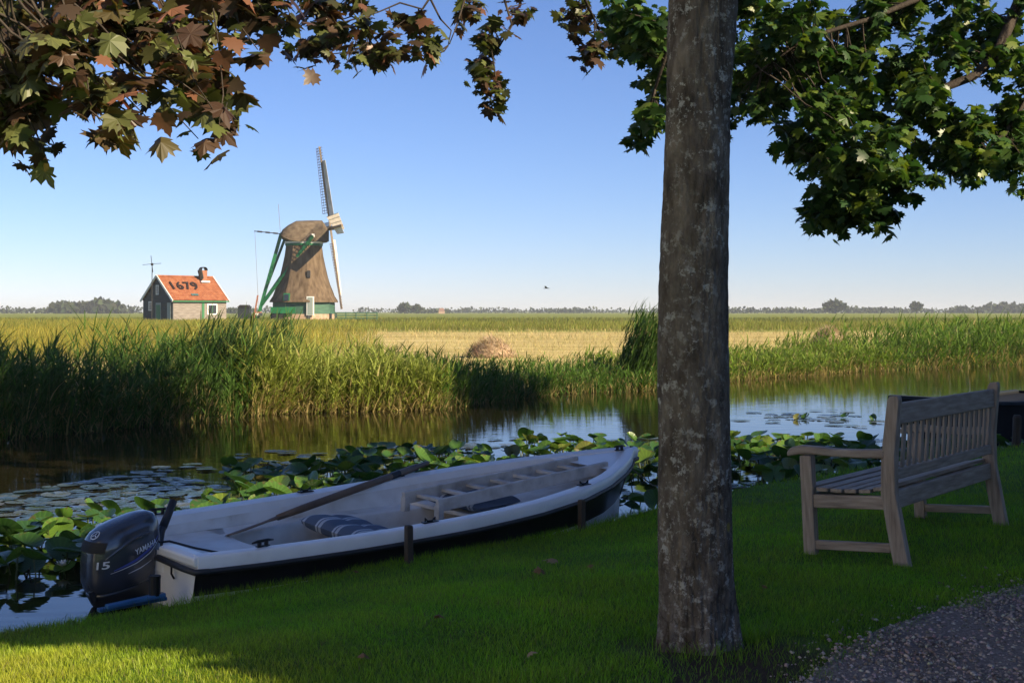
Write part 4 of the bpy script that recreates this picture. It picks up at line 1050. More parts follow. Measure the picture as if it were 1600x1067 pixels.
V, T, C = cat_parts(parts)
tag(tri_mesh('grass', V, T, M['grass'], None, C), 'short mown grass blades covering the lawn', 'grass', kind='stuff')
# overhanging weeds along the bank edge
n = 1500; u_ = rng.uniform(1.5, 15, n); o_ = bank_edge(u_) + rng.uniform(-.02, .06, n); x, y = from_uo(u_, o_)
g = vary((.05, .10, .018), n, .3)
V, T, C = ribbons(np.stack([x, y, lawn_z(x, y) - .02], 1), rng.uniform(0, 6.28, n), rng.uniform(.1, .7, n), rng.uniform(.3, 1.4, n), rng.uniform(.04, .13, n), np.full(n, .006), 3, g * .7, g)
tag(tri_mesh('bank_grass', V, T, M['grass'], None, C), 'longer grass hanging along the bank edge', 'grass', kind='stuff')

# gravel stones
n = 46000
x = rng.uniform(.5, 4.0, n); y = rng.uniform(4.4, 7.6, n); w = gravel_side(x, y)
ok = (w > -.02 - .4 * rng.random(n) ** 14) & (w < 2.4); x, y = x[ok], y[ok]; k = len(x)
ov = np.array([(1, 0, 0), (-1, 0, 0), (0, 1, 0), (0, -1, 0), (0, 0, .7), (0, 0, -.7), (.7, .6, .35), (-.6, -.7, .3)]) 
ot = np.array([(0, 6, 4), (6, 2, 4), (2, 1, 4), (1, 7, 4), (7, 3, 4), (3, 0, 4), (2, 0, 5), (1, 2, 5), (3, 1, 5), (0, 3, 5), (0, 2, 6), (1, 3, 7)])
q = norm(rng.normal(0, 1, (k, 3))); rotm = frames(np.concatenate([q[:, :2], q[:, 2:] * .3], 1), np.array([[0, 0, 1.0]]) + rng.normal(0, .3, (k, 3)))
s = .0034 + .009 * rng.random(k) ** 3.5
cg = np.array([.36, .30, .25])[None] * rng.uniform(.25, 1.5, (k, 1)) * (1 + rng.normal(0, .07, (k, 3)))
V, T, C = stamp(ov, ot, np.stack([x, y, lawn_z(x, y) + .008 + s * .3], 1), rotm, s, np.clip(cg, .02, .6))
tag(tri_mesh('gravel', V, T, M['stone'], None, C), 'loose grey gravel stones on the path', 'gravel', kind='stuff')

# ------------------------------------------------------------------ reeds along the far bank
def reed_bed(name, label, s0, s1, per_m, depth, hscale, seed_lean, leafn, green, tip, lean_w=.10, lw=.02, straw_amt=.6, hclump=.15):
    L = s1 - s0; n = int(L * per_m)
    s = rng.uniform(s0, s1, n); d_ = rng.random(n) ** 1.6 * depth - .15
    x, y = FX(s); x = x - .72 * d_; y = y + .69 * d_
    H = np.interp(s, FAR_ARC, FARH) * hscale
    cl = 1 + hclump * np.sin(2.3 * s + 1.7 * np.sin(.9 * s)) + .10 * np.sin(6.1 * s + d_) + rng.normal(0, .17, n)
    H = H * np.clip(cl, .35, 1.5)
    z = np.interp(d_, [0, .4, .9, 2, 4], [-.06, .03, .10, .18, .2])
    base = np.stack([x, y, z], 1)
    az = rng.normal(seed_lean, 1.0, n); tl = np.abs(rng.normal(lean_w, .07, n)); bd = np.abs(rng.normal(.12, .12, n))
    st = np.array([.34, .27, .12])[None]; gr = np.array(green)[None] * (1 + rng.normal(0, .18, (n, 1)))
    out = [ribbons(base, az, tl, bd, H * .9, np.full(n, .012), 3, st * .8 * (1 + rng.normal(0, .2, (n, 1))), gr)]
    for j in range(leafn):
        f = rng.uniform(.03, .92, n)
        th = tl + bd * f * .5
        p = base + np.stack([np.cos(az) * np.sin(th), np.sin(az) * np.sin(th), np.cos(th)], 1) * (H * .9 * f)[:, None]
        a2 = rng.normal(seed_lean, 1.5, n)
        ln = rng.uniform(.22, .5, n) * np.clip(H, .6, 1.5) * .85
        g0 = np.where((rng.random(n) < straw_amt * np.clip(1.1 - f * 2.0, .12, 1))[:, None], st * (1 + rng.normal(0, .2, (n, 1))), gr * (.8 + .4 * rng.random((n, 1))))
        g1 = np.where((f > .45)[:, None], np.array(tip)[None] * (.7 + .6 * rng.random((n, 1))), g0)
        out.append(ribbons(p, a2, rng.uniform(.25, .95, n), rng.uniform(.1, 1.2, n), ln, lw * rng.uniform(.7, 1.3, n), 3, np.clip(g0, .01, .9), np.clip(g1, .01, .9)))
    m = int(L * 260); s = rng.uniform(s0, s1, m); d_ = rng.random(m) ** 1.4 * 2.2 - .12; x, y = FX(s); x = x - .72 * d_; y = y + .69 * d_
    zb = np.interp(d_, [0, .4, .9, 2, 4], [-.06, .03, .10, .18, .2]); gg = np.where((rng.random(m) < straw_amt * .8)[:, None], st * (.8 + .4 * rng.random((m, 1))), np.array(green)[None] * (.8 + .4 * rng.random((m, 1))))
    out.append(ribbons(np.stack([x, y, zb], 1), rng.uniform(0, 6.283, m), rng.uniform(.0, .6, m), rng.uniform(.1, .9, m), rng.uniform(.2, .5, m), np.full(m, .02), 2, gg * .8, gg))
    V, T, C = cat_parts(out)
    return tag(tri_mesh(name, V, T, M['reed'], None, C), label, 'reeds', kind='stuff')
A = FAR_ARC
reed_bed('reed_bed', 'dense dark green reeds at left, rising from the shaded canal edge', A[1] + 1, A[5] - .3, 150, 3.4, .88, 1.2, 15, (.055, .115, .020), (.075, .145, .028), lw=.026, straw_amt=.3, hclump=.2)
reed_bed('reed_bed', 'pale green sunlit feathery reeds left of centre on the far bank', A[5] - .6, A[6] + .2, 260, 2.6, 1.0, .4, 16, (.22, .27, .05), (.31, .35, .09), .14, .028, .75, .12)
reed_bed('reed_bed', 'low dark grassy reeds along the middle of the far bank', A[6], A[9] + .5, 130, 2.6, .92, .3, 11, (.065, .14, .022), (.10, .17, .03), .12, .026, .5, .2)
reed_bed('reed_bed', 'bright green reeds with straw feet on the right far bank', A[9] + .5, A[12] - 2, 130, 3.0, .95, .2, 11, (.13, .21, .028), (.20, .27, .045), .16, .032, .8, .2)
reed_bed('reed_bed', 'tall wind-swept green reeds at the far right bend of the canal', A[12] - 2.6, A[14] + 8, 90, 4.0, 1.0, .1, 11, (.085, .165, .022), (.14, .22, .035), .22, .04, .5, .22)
def tuft(name, label, cxy, rad, n, H, lean_az, lean, green, leafn=8, lw=.028):
    a = rng.uniform(0, 6.283, n); r = rad * np.sqrt(rng.random(n)); base = np.stack([cxy[0] + r * np.cos(a), cxy[1] + r * np.sin(a), np.full(n, .08)], 1)
    az = rng.normal(lean_az, .35, n); tl = np.abs(rng.normal(lean, .08, n)); bd = np.abs(rng.normal(.25, .15, n)); h = H * rng.uniform(.6, 1.08, n)
    gr = np.array(green)[None] * (1 + rng.normal(0, .2, (n, 1)))
    out = [ribbons(base, az, tl, bd, h, np.full(n, .014), 3, gr * .8, gr)]
    for j in range(leafn):
        f = rng.uniform(.15, .95, n); th = tl + bd * f * .5
        p = base + np.stack([np.cos(az) * np.sin(th), np.sin(az) * np.sin(th), np.cos(th)], 1) * (h * f)[:, None]
        out.append(ribbons(p, rng.normal(lean_az, .7, n), rng.uniform(.15, .6, n), rng.uniform(.2, 1.0, n), rng.uniform(.25, .5, n), lw * rng.uniform(.7, 1.3, n), 3, gr, gr * 1.25))
    V, T, C = cat_parts(out)
    return tag(tri_mesh(name, V, T, M['reed'], None, np.clip(C, .01, .9)), label, 'reeds', kind='stuff')
tuft('reed_tuft', 'tall dark reed tuft leaning right beside the tree trunk', (2.75, 29.9), .55, 260, 1.75, 0.0, .22, (.05, .10, .02))
tuft('reed_tuft', 'dark bushy reed tuft in front of the meadow right of the cottage', (-4.7, 23.0), .9, 300, 1.48, 1.0, .10, (.045, .085, .02))

# ------------------------------------------------------------------ meadow growth
def field_pts(n, ylo, yhi, x0, x1, power=1.0):
    y = ylo * (yhi / ylo) ** (rng.random(n) ** power); t = rng.uniform(x0, x1, n); return y * t, y
def past_bank(x, y, m=2.5):
    s = np.interp(y, FAR[:, 1], FAR[:, 0]); return x < s - m * .5
parts = []
# mown straw stubble and swaths
x, y = field_pts(70000, 27, 100, -.45, .45); sw = np.sin(y * 1.1 + .3 * np.sin(.2 * x)); ok = past_bank(x, y) & ((sw > -.2) | (rng.random(len(x)) < .4))
x, y = x[ok], y[ok]; k = len(x); sc = y / 40
c = vary((.50, .41, .18), k, .25, .06); gmix = rng.random(k) < .22; c[gmix] = vary((.24, .25, .08), int(gmix.sum()), .2)
parts.append(ribbons(np.stack([x, y, field_z(x, y)], 1), rng.uniform(0, 6.28, k), rng.uniform(.3, 1.35, k), rng.uniform(0, .5, k), rng.uniform(.10, .26, k) * (.7 + .4 * sc), .016 * sc, 1, c * .8, c))
V, T, C = cat_parts(parts); tag(tri_mesh('mown_grass', V, T, M['straw'], None, np.clip(C, .01, .8)), 'dry straw-yellow mown grass on the middle meadow', 'grass', kind='stuff')
# uncut belt behind it
x, y = field_pts(90000, 93, 240, -.46, .46, 1.3); k = len(x); sc = y / 120
nz = np.sin(.35 * x + np.sin(.11 * y)) * np.sin(.09 * y + .05 * x)
c = np.array([.21, .23, .045])[None] * (1 + .25 * nz[:, None]) * (1 + rng.normal(0, .22, (k, 1))); b = (rng.random(k) < .25); c[b] = vary((.24, .20, .06), int(b.sum()), .2)
dk = (y > 150) & (rng.random(k) < .6); c[dk] = vary((.11, .125, .035), int(dk.sum()), .2)
parts = [ribbons(np.stack([x, y, field_z(x, y)], 1), rng.normal(.3, 1.2, k), rng.uniform(0, .45, k), rng.uniform(.1, .9, k), rng.uniform(.28, .62, k) * (1 + .25 * nz), .045 * sc, 2, c * .8, c * 1.1)]
V, T, C = cat_parts(parts); tag(tri_mesh('tall_meadow_grass', V, T, M['reed'], None, np.clip(C, .01, .8)), 'tall green uncut grass belt across the back of the meadow', 'grass', kind='stuff')
# yellow-green growth on the left towards the cottage
x, y = field_pts(60000, 38, 165, -.47, -.10, .8); ok = past_bank(x, y, 8) & (rng.random(len(x)) < np.clip((-x / y - .08) / .12, 0, 1)); x, y = x[ok], y[ok]; k = len(x); sc = y / 70
nz = np.sin(.5 * x + np.sin(.2 * y)) * np.sin(.13 * y)
c = np.array([.30, .26, .05])[None] * (1 + .2 * nz[:, None]) * (1 + rng.normal(0, .22, (k, 1))); b = rng.random(k) < .35; c[b] = vary((.17, .20, .04), int(b.sum()), .2)
parts = [ribbons(np.stack([x, y, field_z(x, y)], 1), rng.normal(.3, 1.4, k), rng.uniform(0, .6, k), rng.uniform(.1, .9, k), rng.uniform(.30, .72, k) * (1 + .3 * nz), .03 * sc, 2, c * .75, c * 1.1)]
V, T, C = cat_parts(parts); tag(tri_mesh('rough_grass', V, T, M['reed'], None, np.clip(C, .01, .8)), 'yellow-green rough grass in front of the cottage', 'grass', kind='stuff')

# straw heaps
def heap(label, cxy, w, h, name='straw_heap'):
    n = 2600; a = rng.uniform(0, 6.283, n); r = np.sqrt(rng.random(n)); zt = h * np.clip(1 - r ** 2.2, 0, 1) * rng.uniform(.55, 1, n)
    p = np.stack([cxy[0] + w / 2 * r * np.cos(a), cxy[1] + w / 2 * r * np.sin(a), field_z(*cxy) - .02 + zt], 1)
    c = vary((.48, .36, .25), n, .2); az = rng.normal(math.pi, 1.2, n)
    V1, T1, C1 = ribbons(p, az, rng.uniform(.4, 1.6, n), rng.uniform(0, .9, n), rng.uniform(.12, .38, n), np.full(n, .02), 2, c * .8, c)
    nb = []
    core = MB(); rings = []
    for i in range(6):
        t = i / 5; rr = w / 2 * math.cos(t * math.pi / 2) * .92 + .01
        rings.append([Vector((cxy[0] + rr * math.cos(q) * (1 + .07 * math.sin(3 * q)), cxy[1] + rr * math.sin(q), float(field_z(*cxy)) - .05 + h * .85 * math.sin(t * math.pi / 2))) for q in np.linspace(0, 6.283, 18, endpoint=False)])
    H_ = empty(name, (0, 0, 0)); tag(H_, label, 'straw heap')
    core.loft(rings); core.build('heap_core', M['straw_core'], H_, smooth=True)
    o = tri_mesh('loose_straw', V1, T1, M['straw'], H_, np.clip(C1, .01, .8)); o["kind"] = "stuff"
M['straw_core'] = noisy('straw_core', [(.3, (.26, .18, .11)), (.7, (.42, .31, .20))], 6, .95, bump=.8, bump_scale=20)
heap('rounded straw heap behind the low reeds at the centre', ((768 - 800) / FPX * 42, 42.0), 1.6, .66)
heap('small straw heap behind the reeds right of the tree trunk', ((1297 - 800) / FPX * 54, 54.0), 1.6, .80)

# ------------------------------------------------------------------ trees on the horizon
def far_tree(label, px, py_top, wpx, dist, group=None, col0=(.040, .055, .025)):
    x = (px - 800) / FPX * dist; h = CAM_H + (487 - py_top) / FPX * dist - .4; w = wpx / FPX * dist
    T = empty('far_tree', (x, dist, .4)); tag(T, label, 'tree', group)
    b = MB(); b.tube([(0, 0, 0), (0, 0, h * .55)], [w * .04, w * .025], 6); b.build('trunk', M['dark_wood'], T)
    n = 700; v = norm(rng.normal(0, 1, (n, 3))) * rng.random((n, 1)) ** .4
    lob = norm(rng.normal(0, 1, (9, 3))) * .55; v = .62 * v + lob[rng.integers(0, 9, n)] * .75
    p = np.stack([v[:, 0] * w / 2, v[:, 1] * w / 2, h * .56 + v[:, 2] * h * .44], 1); p[:, 2] = np.clip(p[:, 2], .2, None)
    c = vary(col0, n, .25)
    V, Tt, C = stamp(SV, ST, p, frames(rng.normal(0, 1, (n, 3)), rng.normal(0, 1, (n, 3))), np.full(n, max(h, w) * .16), c)
    o = tri_mesh('crown', V, Tt, M['far_leaf'], T, C); o["kind"] = "stuff"
for lab, px, py, w in (('broad rounded tree standing highest on the right horizon', 1305, 470, 38), ('single rounded tree on the horizon left of the low wooded hill', 1432, 472, 22),
                       ('taller rounded tree of the clump on the horizon right of the mill', 632, 473, 22), ('second rounded tree of the clump right of the mill', 652, 476, 20),
                       ('bushy tree on the horizon left of the cottage', 160, 471, 62), ('bushy tree at the left end of the clump by the cottage', 105, 475, 60), ('low bushy tree behind the cottage on its right', 362, 482, 22)):
    far_tree(lab, px, py, w, 900)
# continuous far tree line: nobody could count it
n = 0; P_, S_, C_ = [], [], []
def line_seg(px0, px1, step, h0, h1, dist, colr, jitter=.5):
    px = px0
    while px < px1:
        h = rng.uniform(h0, h1); x = (px - 800) / FPX * dist; w = rng.uniform(9, 17) / FPX * dist; hz = h / FPX * dist
        for _ in range(26):
            v = rng.normal(0, .38, 3)
            P_.append((x + v[0] * w, dist + v[1] * w, max(.3, .6 + hz * (.50 + .42 * np.clip(v[2] * 1.6, -1, 1))))); S_.append(hz * rng.uniform(.35, .7)); C_.append(np.array(colr) * rng.uniform(.7, 1.3))
        px += step * rng.uniform(1 - jitter, 1 + jitter)
dc = (.05, .065, .04)
line_seg(-20, 220, 5, 6, 11, 1000, dc); line_seg(560, 620, 10, 5, 9, 1300, dc); line_seg(620, 700, 4, 5, 9, 1000, dc); line_seg(700, 1040, 9, 4, 9, 1300, dc)
line_seg(690, 1040, 5, 2.5, 4.5, 1300, dc); line_seg(860, 920, 4, 5, 7, 1200, dc)
line_seg(1130, 1300, 7, 5, 8.5, 1100, dc); line_seg(1120, 1620, 4, 4, 7, 1200, dc); line_seg(1320, 1420, 4, 7, 9.5, 1100, dc); line_seg(1490, 1620, 4, 8, 11, 1100, dc); line_seg(1540, 1600, 3, 11, 14, 1100, dc)
line_seg(350, 470, 6, 5, 9, 1200, dc)
P_ = np.array(P_); S_ = np.array(S_); k = len(P_)
V, T, C = stamp(SV, ST, P_, frames(rng.normal(0, 1, (k, 3)), rng.normal(0, 1, (k, 3))), S_, np.array(C_))
tag(tri_mesh('far_woods', V, T, M['far_leaf'], None, C), 'low line of distant trees along the horizon', 'woods', kind='stuff')
# far farm roofs in the tree line
for px, w, lab in ((690, 9, 'tiny red-roofed farmhouse in the distant tree line right of the mill'), (1052, 8, 'tiny pale farm building on the horizon beside the tree trunk')):
    x = (px - 800) / FPX * 880; H_ = empty('far_farmhouse', (x, 880, .4)); tag(H_, lab, 'house')
    ww = w / FPX * 880
    b = MB(); b.box((0, 0, .9), (ww, 3, 1.8)); b.build('wall', M['mill_brick'], H_)
    b = MB(); b.add([(-ww / 2, -1.7, 1.8), (ww / 2, -1.7, 1.8), (ww / 2, 1.7, 1.8), (-ww / 2, 1.7, 1.8), (-ww / 2 + .6, 0, 3.6), (ww / 2 - .6, 0, 3.6)], [(0, 1, 5, 4), (2, 3, 4, 5), (1, 2, 5), (3, 0, 4)]); b.build('roof', M['far_brick'], H_)
# ------------------------------------------------------------------ garden bench
BA = R(53.5)
bx_, by_ = 2.075, 7.26
BENCH = empty('garden_bench', (bx_, by_, .318), BA)
BENCH.rotation_euler = (Matrix.Rotation(BA, 3, 'Z') @ Matrix.Rotation(R(-3.2), 3, 'X')).to_euler()
tag(BENCH, 'weathered grey-brown wooden slatted bench on the lawn facing the canal', 'bench')
# local x along the bench from the near end, y towards the front (canal), z up
BLn, BD = 1.82, 0.50
def bpart(name, mb, mat, bev=.006): 
    o = mb.build(name, mat, BENCH, bevel=bev); return o
for x in (0.03, BLn - .03):
    mb = MB(); w = .06
    prof_b = [(-.032, -.03, .085), (.0, .20, .085), (.025, .40, .082), (.015, .60, .075), (-.03, .90, .066), (-.036, .925, .045)]
    mb.loft([[Vector((x - w / 2, y - d / 2, z)), Vector((x + w / 2, y - d / 2, z)), Vector((x + w / 2, y + d / 2, z)), Vector((x - w / 2, y + d / 2, z))] for y, z, d in prof_b], caps=True)
    bpart('leg', mb, M['teak_v'])
    mb = MB(); mb.beam((x, BD, -.05), (x, BD - .005, .60), .062, .07, (0, 1, 0)); bpart('leg', mb, M['teak_v'])
    # arm rest: sweeping top with rolled front
    mb = MB(); prof_a = [(.035, .612, .05), (.18, .612, .046), (.32, .617, .044), (.44, .629, .047), (.53, .632, .052), (.58, .623, .048), (.605, .608, .024)]
    mb.loft([[Vector((x - .036, y, z - h / 2)), Vector((x + .036, y, z - h / 2)), Vector((x + .036, y, z + h / 2)), Vector((x - .036, y, z + h / 2))] for y, z, h in prof_a], caps=True)
    bpart('arm_rest', mb, M['teak_d'], .010)
    mb = MB(); mb.box((x, BD / 2 + .01, .345), (.042, BD - .09, .075)); bpart('seat_rail', mb, M['teak_d'])
    mb = MB(); mb.box((x, BD / 2, .10), (.040, BD - .06, .05)); bpart('stretcher', mb, M['teak_d'])
mb = MB(); mb.box((BLn / 2, .030, .355), (BLn - .12, .042, .10)); bpart('back_seat_rail', mb, M['teak'])
mb = MB(); mb.box((BLn / 2, BD - .005, .345), (BLn - .12, .04, .075)); bpart('front_seat_rail', mb, M['teak'])
mb = MB(); mb.box((BLn / 2, BD / 2, .335), (.045, BD - .09, .06)); bpart('seat_bearer', mb, M['teak_d'])
for k in range(6):
    y = .075 + k * .083; z = .405 + .016 * (abs(k - 2.5) / 2.5) ** 2 - .004 * (k == 1)
    mb = MB(); mb.box((BLn / 2, y, z), (BLn - .01, .066, .022), Matrix.Rotation(R((k - 2.2) * 2.2), 3, 'X')); bpart('seat_slat', mb, M['teak'], .004)
mb = MB(); mb.beam((.06, -.020, .825), (BLn - .06, -.020, .825), .036, .115, (0, 0, 1)); bpart('top_rail', mb, M['teak'])
mb = MB(); mb.beam((.06, .014, .495), (BLn - .06, .014, .495), .034, .06, (0, 0, 1)); bpart('lower_back_rail', mb, M['teak'])
nsl = 18
slat0 = None
for k in range(nsl):
    x = .10 + (BLn - .20) * (k / (nsl - 1))
    mb = MB(); mb.beam((0, .010, .52), (0, -.018, .775), .043, .014, (0, 1, 0))
    if slat0 is None:
        slat0 = mb.build('back_slat', M['teak_v'], BENCH, bevel=.003); o = slat0
    else:
        o = slat0.copy(); col.objects.link(o)
    o.location = (x, 0, 0)

# ------------------------------------------------------------------ rowing boat
BT = 4.31
BANG = math.atan2(2.98, 3.12)
BOATM = Matrix.Translation((-2.18, 7.97, .03)) @ Matrix.Rotation(BANG, 4, 'Z') @ Matrix.Rotation(R(2.6), 4, 'X')
def empty_m(name, m, loc=(0, 0, 0)):
    o = bpy.data.objects.new(name, None); o.matrix_world = m @ Matrix.Translation(loc); col.objects.link(o); return o
BOAT = empty_m('rowing_boat', BOATM)
tag(BOAT, 'white open rowing boat with black hull band moored along the lawn', 'boat')
def hb(t): return float(np.interp(t, [0, .1, .25, .45, .6, .72, .82, .9, .95, .985, 1], [.58, .645, .70, .735, .715, .64, .50, .33, .20, .085, .03]))
def gz(t): return .315 + .03 * t + .215 * max(0, t) ** 2.6
def rake(t): return max(0, (t - .6) / .4) ** 2 * .30
NS = 44
ts = [1 - (1 - k / NS) ** 1.25 for k in range(NS + 1)]
def sect(t, fs):
    """fs: (fraction of half beam, depth below gunwale as fraction 0..1 of gunwale-to-keel)"""
    out = []
    b, g = hb(t), gz(t); keel = -.14 + .05 * t
    for fb, fz in fs:
        z = g + (keel - g) * fz
        out.append(Vector((t * BT - rake(t) * fz, fb * b, z)))
    return out
def side_loft(fs, sgn):
    rows = []
    for t in ts:
        rows.append([Vector((p.x, p.y * sgn, p.z)) for p in sect(t, fs)])
    return rows
F_TOP = [(1.0, .06), (.982, .20)]
F_BAND = [(.986, .195), (.967, .32), (.945, .49)]
F_LOW = [(.945, .485), (.88, .68), (.70, .84), (.40, .95), (0, 1.0)]
mb = MB()
for sg in (1, -1):
    mb.loft(side_loft(F_TOP, sg), closed=False); mb.loft(side_loft(F_LOW, sg), closed=False)
tr = [p for p in sect(0, F_TOP + F_BAND + F_LOW)]
mb.add([(p.x, p.y, p.z) for p in tr] + [(p.x, -p.y, p.z) for p in tr[::-1]], [tuple(range(2 * len(tr)))])
hull = auto_smooth(mb.build('hull', M['gelcoat'], BOAT), 50)
mb = MB()
for sg in (1, -1): mb.loft([[Vector((p.x, p.y + .004 * sg, p.z)) for p in r] for r in side_loft(F_BAND, sg)], closed=False)
auto_smooth(mb.build('hull_band', M['black_band'], BOAT), 50)
# rim path from the near stern corner round the bow to the far stern corner
def rim_profile(t, sg, pts):
    b, g = hb(t), gz(t)
    return [Vector((t * BT, sg * (b + dy), g + dz)) for dy, dz in pts]
def rim(pts, name, mat, closed=True, t_from=0):
    mbb = MB()
    for sg in (-1, 1):
        rows = []
        for t in ts:
            if t < t_from: continue
            b = hb(t); rows.append([Vector((t * BT + (.05 if t > .995 else 0), sg * max(b + dy, .0), gz(t) + dz)) for dy, dz in pts])
        mbb.loft(rows, closed=closed, caps=closed)
    return auto_smooth(mbb.build(name, mat, BOAT), 40)
rim([(-.105, -.05), (-.095, .002), (-.02, .016), (.012, .010), (.024, -.008), (.018, -.072), (-.02, -.075)], 'gunwale', M['gelcoat'])
rim([(.014, -.064), (.032, -.062), (.038, -.078), (.030, -.094), (.008, -.094)], 'rubbing_strake', M['rubber'])
# transom top and rounded quarter pads
mb = MB(); 
for sg in (-1, 1):
    mb.loft([[Vector((-.02 + dx, sg * y, gz(0) + dz)) for dx, dz in ((0, -.05), (.10, -.05), (.11, .006), (.03, .014), (-.01, .004))] for y in (.20, .30, .50, .595)], caps=True)
mb.box((.03, 0, gz(0) - .11), (.07, .44, .10))
mb.build('transom_top', M['gelcoat'], BOAT, bevel=.012)
for sg in (-1, 1):
    mb = MB(); mb.tube([(-.03, .20 * sg, gz(0) - .06), (-.035, .5 * sg, gz(0) - .07), (-.02, .60 * sg, gz(0) - .076), (.06, .618 * sg, gz(0) - .078)], .019, 8)
    mb.build('transom_rubber', M['rubber'], BOAT, smooth=True)
# inner shell
mb = MB()
for sg in (1, -1):
    rows = []
    for t in ts:
        if t > .97: continue
        b, g = hb(t), gz(t); bb = max(b - .10, .02)
        rows.append([Vector((max(t * BT, .06), sg * bb, g - .03)), Vector((max(t * BT, .06), sg * bb * .97, g - .12)), Vector((max(t * BT, .06), sg * bb * .90, .14)), Vector((max(t * BT, .06), sg * bb * .84, .045)), Vector((max(t * BT, .06), sg * bb * .78, .03))])
    mb.loft(rows, closed=False)
auto_smooth(mb.build('liner', M['liner'], BOAT), 50)
def inner(t, f): return max(hb(t) - .10, .02) * f
mb = MB(); rows = [[Vector((t * BT, inner(t, .80), .034)), Vector((t * BT, inner(t, .3), .026)), Vector((t * BT, -inner(t, .3), .026)), Vector((t * BT, -inner(t, .80), .034))] for t in ts if .0 < t < .95]
mb.loft(rows, closed=False); mb.build('floor', M['boat_floor'], BOAT)
def deck(name, t0, t1, z0, z1, fr, mat, curve=0, thick=.17):
    """moulded seat spanning the boat, its front edge curved"""
    b = MB(); rows = []
    for k in range(9):
        t = t0 + (t1 - t0) * k / 8; z = z0 + (z1 - z0) * k / 8
        rows.append([Vector((t * BT + curve * (1 - (f / 1.0) ** 2) * (k / 8), f * inner(t, fr), z)) for f in np.linspace(-1, 1, 13)])
    b.loft(rows, closed=False)
    fr_ = rows[-1] if curve <= 0 or name == 'stern_seat' else rows[0]
    b.loft([fr_, [Vector((p.x + .015, p.y, p.z - .02)) for p in fr_], [Vector((p.x + .03, p.y * .97, p.z - thick)) for p in fr_]], closed=False)
    return auto_smooth(b.build(name, mat, BOAT), 50)
deck('stern_seat', .016, .20, .205, .205, .955, M['liner'], -.14)
# side benches and centre thwart
for sg in (1, -1):
    b = MB(); rows = []
    for k in range(15):
        t = .17 + .52 * k / 14; rows.append([Vector((t * BT, sg * inner(t, .955), .205)), Vector((t * BT, sg * (inner(t, .955) - .17), .205)), Vector((t * BT, sg * (inner(t, .955) - .185), .19)), Vector((t * BT, sg * (inner(t, .955) - .19), .03))])
    b.loft(rows, closed=False); auto_smooth(b.build('side_seat', M['liner'], BOAT), 50)
b = MB(); b.box((2.62, 0, .215), (.30, 1.16, .03)); b.build('thwart', M['liner'], BOAT, bevel=.008)
b = MB(); rows = []
for k in range(9):
    t = .66 + .30 * k / 8; rows.append([Vector((t * BT, f * inner(t, .96), .25 + .10 * k / 8)) for f in np.linspace(-1, 1, 9)])
b.loft(rows, closed=False); b.loft([rows[0], [Vector((p.x - .01, p.y, .04)) for p in rows[0]]], closed=False); auto_smooth(b.build('bow_seat', M['liner'], BOAT), 50)
b = MB(); rows = []
for k in range(9):
    t = .86 + .135 * k / 8; rows.append([Vector((t * BT, f * max(hb(t) - .03, .01), gz(t) - .012 + .01 * (1 - f * f))) for f in np.linspace(-1, 1, 9)])
b.loft(rows, closed=False); auto_smooth(b.build('bow_deck', M['gelcoat'], BOAT), 50)
def cleat(x, y, z, ang, L=.16):
    b = MB(); r = Matrix.Rotation(ang, 3, 'Z')
    f = lambda v: Vector((x, y, z)) + r @ Vector(v)
    b.tube([f((-L / 2, 0, .030)), f((-L / 4, 0, .034)), f((L / 4, 0, .034)), f((L / 2, 0, .030))], [.005, .009, .009, .005], 8)
    b.box(f((-.026, 0, .015)), (.018, .018, .034), r); b.box(f((.026, 0, .015)), (.018, .018, .034), r); b.box(f((0, 0, .004)), (.09, .026, .006), r)
    b.build('cleat', M['steel'], BOAT, smooth=True)
cleat(.42, -(hb(.1) - .04), gz(.1) + .016, R(8)); cleat(.42, hb(.1) - .04, gz(.1) + .016, R(-8)); cleat(BT - .12, 0, gz(.97) + .01, 0, .13)
def oarlock(x, sg):
    t = x / BT; b = MB(); y = sg * (hb(t) - .035); z = gz(t) + .014
    b.box((x, y, z + .004), (.12, .035, .008)); b.tube([(x - .04, y, z + .01), (x - .042, y, z + .03), (x - .02, y, z + .012), (x + .02, y, z + .012), (x + .042, y, z + .03), (x + .04, y, z + .01)], .006, 6)
    b.build('oarlock_socket', M['steel'], BOAT)
oarlock(1.62, -1); oarlock(2.45, 1); oarlock(3.15, -1); oarlock(1.62, 1)
b = MB(); b.tube([(-.012, -.36, .16), (-.03, -.36, .19), (-.03, -.36, .23), (-.012, -.36, .25)], .006, 6); b.build('transom_eye', M['steel'], BOAT)
b = MB(); b.beam((BT + .045, 0, gz(1) + .01), (BT - .20, 0, .05), .05, .03, (0, 1, 0)); b.build('stem_guard', M['rubber'], BOAT)

def bw(s, l, z): return BOATM @ Vector((s, l, z))
